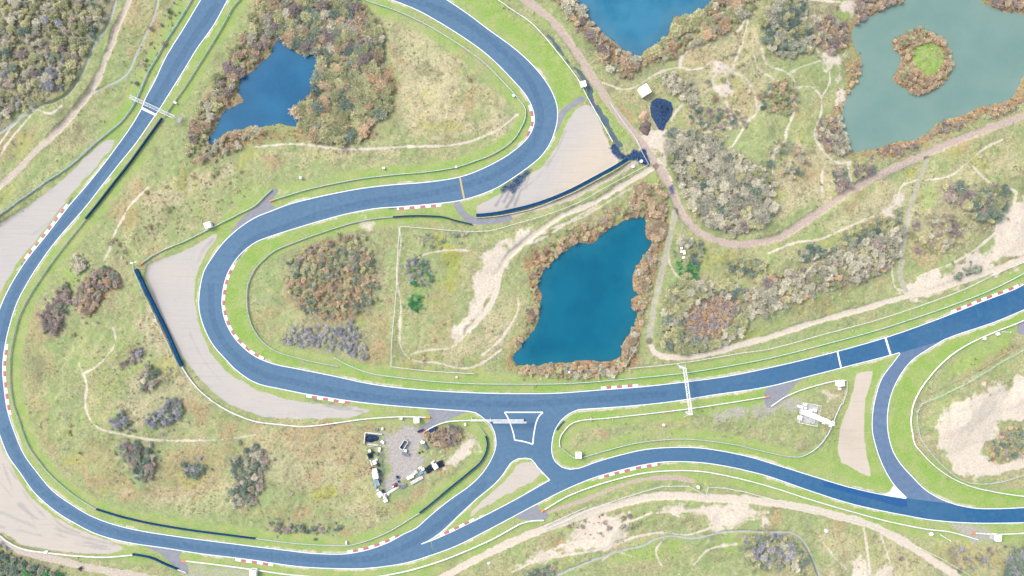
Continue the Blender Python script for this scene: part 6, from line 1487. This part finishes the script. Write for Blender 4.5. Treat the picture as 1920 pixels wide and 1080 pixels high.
# dune grass tussocks: blades, straw coloured on the dry slopes, green elsewhere
def tussocks(name, N, wfun, rad, hgt, blades, mat, label, seed):
    R = np.random.default_rng(seed)
    x = R.uniform(-258, 258, N * 4); y = R.uniform(-153, 153, N * 4)
    k = R.random(len(x)) < samples(wfun, x, y); x, y = x[k][:N], y[k][:N]; n = len(x); z = samples(Z, x, y)
    s = R.uniform(.6, 1.3, n)
    a = R.uniform(0, 6.283, (n, blades)); L = R.uniform(.5, 1, (n, blades)) * rad * s[:, None]; H = R.uniform(.35, 1, (n, blades)) * hgt * s[:, None]
    wd = .09 + .05 * R.random((n, blades))
    bx = x[:, None] + .1 * np.cos(a + 1.3); by = y[:, None] + .1 * np.sin(a + 1.3)
    tx, ty = x[:, None] + np.cos(a) * L, y[:, None] + np.sin(a) * L; tz = z[:, None] + H
    V = np.stack([np.stack([bx - np.sin(a) * wd, by + np.cos(a) * wd, z[:, None] + 0 * a - .05], -1), np.stack([bx + np.sin(a) * wd, by - np.cos(a) * wd, z[:, None] + 0 * a - .05], -1), np.stack([tx, ty, tz], -1)], 2).reshape(-1, 3)
    tw = np.repeat(R.random(n), blades) * .7 + .3 * R.random(n * blades)
    o = bpy.data.objects.new(name, np_mesh(name, V, np.arange(len(V)).reshape(-1, 3), [mat], attrs=[('twig', 'FACE', 'FLOAT', tw)])); col.objects.link(o)
    return tag(o, label, 'grass', kind='stuff')
dry_on = np.clip(straw * 1.1, .12, 1) * wild * sstep(.42, .6, n2 * .6 + n4 * .4) * (1 - .8 * lush)
green_on = np.clip(.5 + .5 * lush - .4 * straw, 0, 1) * wild * sstep(.45, .6, n5 * .5 + n4 * .5)
reed_on = np.clip(reed * 1.4 - .5, 0, 1) * (water < .6) * (d_road > 5) * sstep(-.5, .6, path_d)
tussocks('dune_grass', 17000, dry_on, .42, .5, 7, foliage('straw_grass', A(176, 162, 122), A(222, 206, 160), A(250, 238, 204)), 'straw coloured tussocks of dune grass on the dry slopes', 1)
tussocks('meadow_grass', 10000, green_on, .38, .35, 6, foliage('green_grass', A(120, 140, 92), A(164, 180, 116), A(204, 208, 148)), 'green tufts of rough grass in the meadows', 2)
tussocks('reeds', 15000, reed_on, .45, .9, 6, foliage('reed_leaves', A(150, 110, 84), A(192, 156, 120), A(222, 192, 154)), 'orange brown reeds along the pond banks', 3)
EXPO = 1.4
# ---------------------------------------------------------------- daylight and camera
SUN_EL, SUN_AZ = math.radians(42), math.radians(150)       # direction the light comes from, counter-clockwise from +x
w = bpy.data.worlds.new("World"); sc.world = w; w.use_nodes = True
nt = w.node_tree; bg = nt.nodes['Background']
sky = nt.nodes.new('ShaderNodeTexSky'); sky.sky_type = 'NISHITA'; sky.sun_disc = False
sky.sun_elevation = SUN_EL; sky.sun_rotation = math.pi / 2 - SUN_AZ; sky.air_density = 1.0; sky.dust_density = 3.0
hs = nt.nodes.new('ShaderNodeHueSaturation'); hs.inputs['Saturation'].default_value = .45   # thin overcast
nt.links.new(sky.outputs[0], hs.inputs['Color']); nt.links.new(hs.outputs[0], bg.inputs[0]); bg.inputs[1].default_value = .15
sl = bpy.data.lights.new('sun', 'SUN'); sl.energy = .85; sl.angle = math.radians(15); sl.color = (1, .95, .86)
so = bpy.data.objects.new('sun', sl); col.objects.link(so)
dv = Vector((math.cos(SUN_AZ) * math.cos(SUN_EL), math.sin(SUN_AZ) * math.cos(SUN_EL), math.sin(SUN_EL)))
so.rotation_euler = dv.to_track_quat('Z', 'Y').to_euler(); so.location = dv * 400
cd = bpy.data.cameras.new('camera'); cam = bpy.data.objects.new('camera', cd); col.objects.link(cam)
cam.location = (0, 0, HCAM); cam.rotation_euler = (0, 0, 0)
cd.sensor_width = 36; cd.lens = 24; cd.clip_end = 20000; cd.clip_start = 1
sc.camera = cam
vs_ = sc.view_settings; vs_.view_transform = 'Standard'; vs_.look = 'None'; vs_.exposure = EXPO; vs_.gamma = 1
sc.cycles.max_bounces = 6; sc.cycles.diffuse_bounces = 4; sc.cycles.glossy_bounces = 2
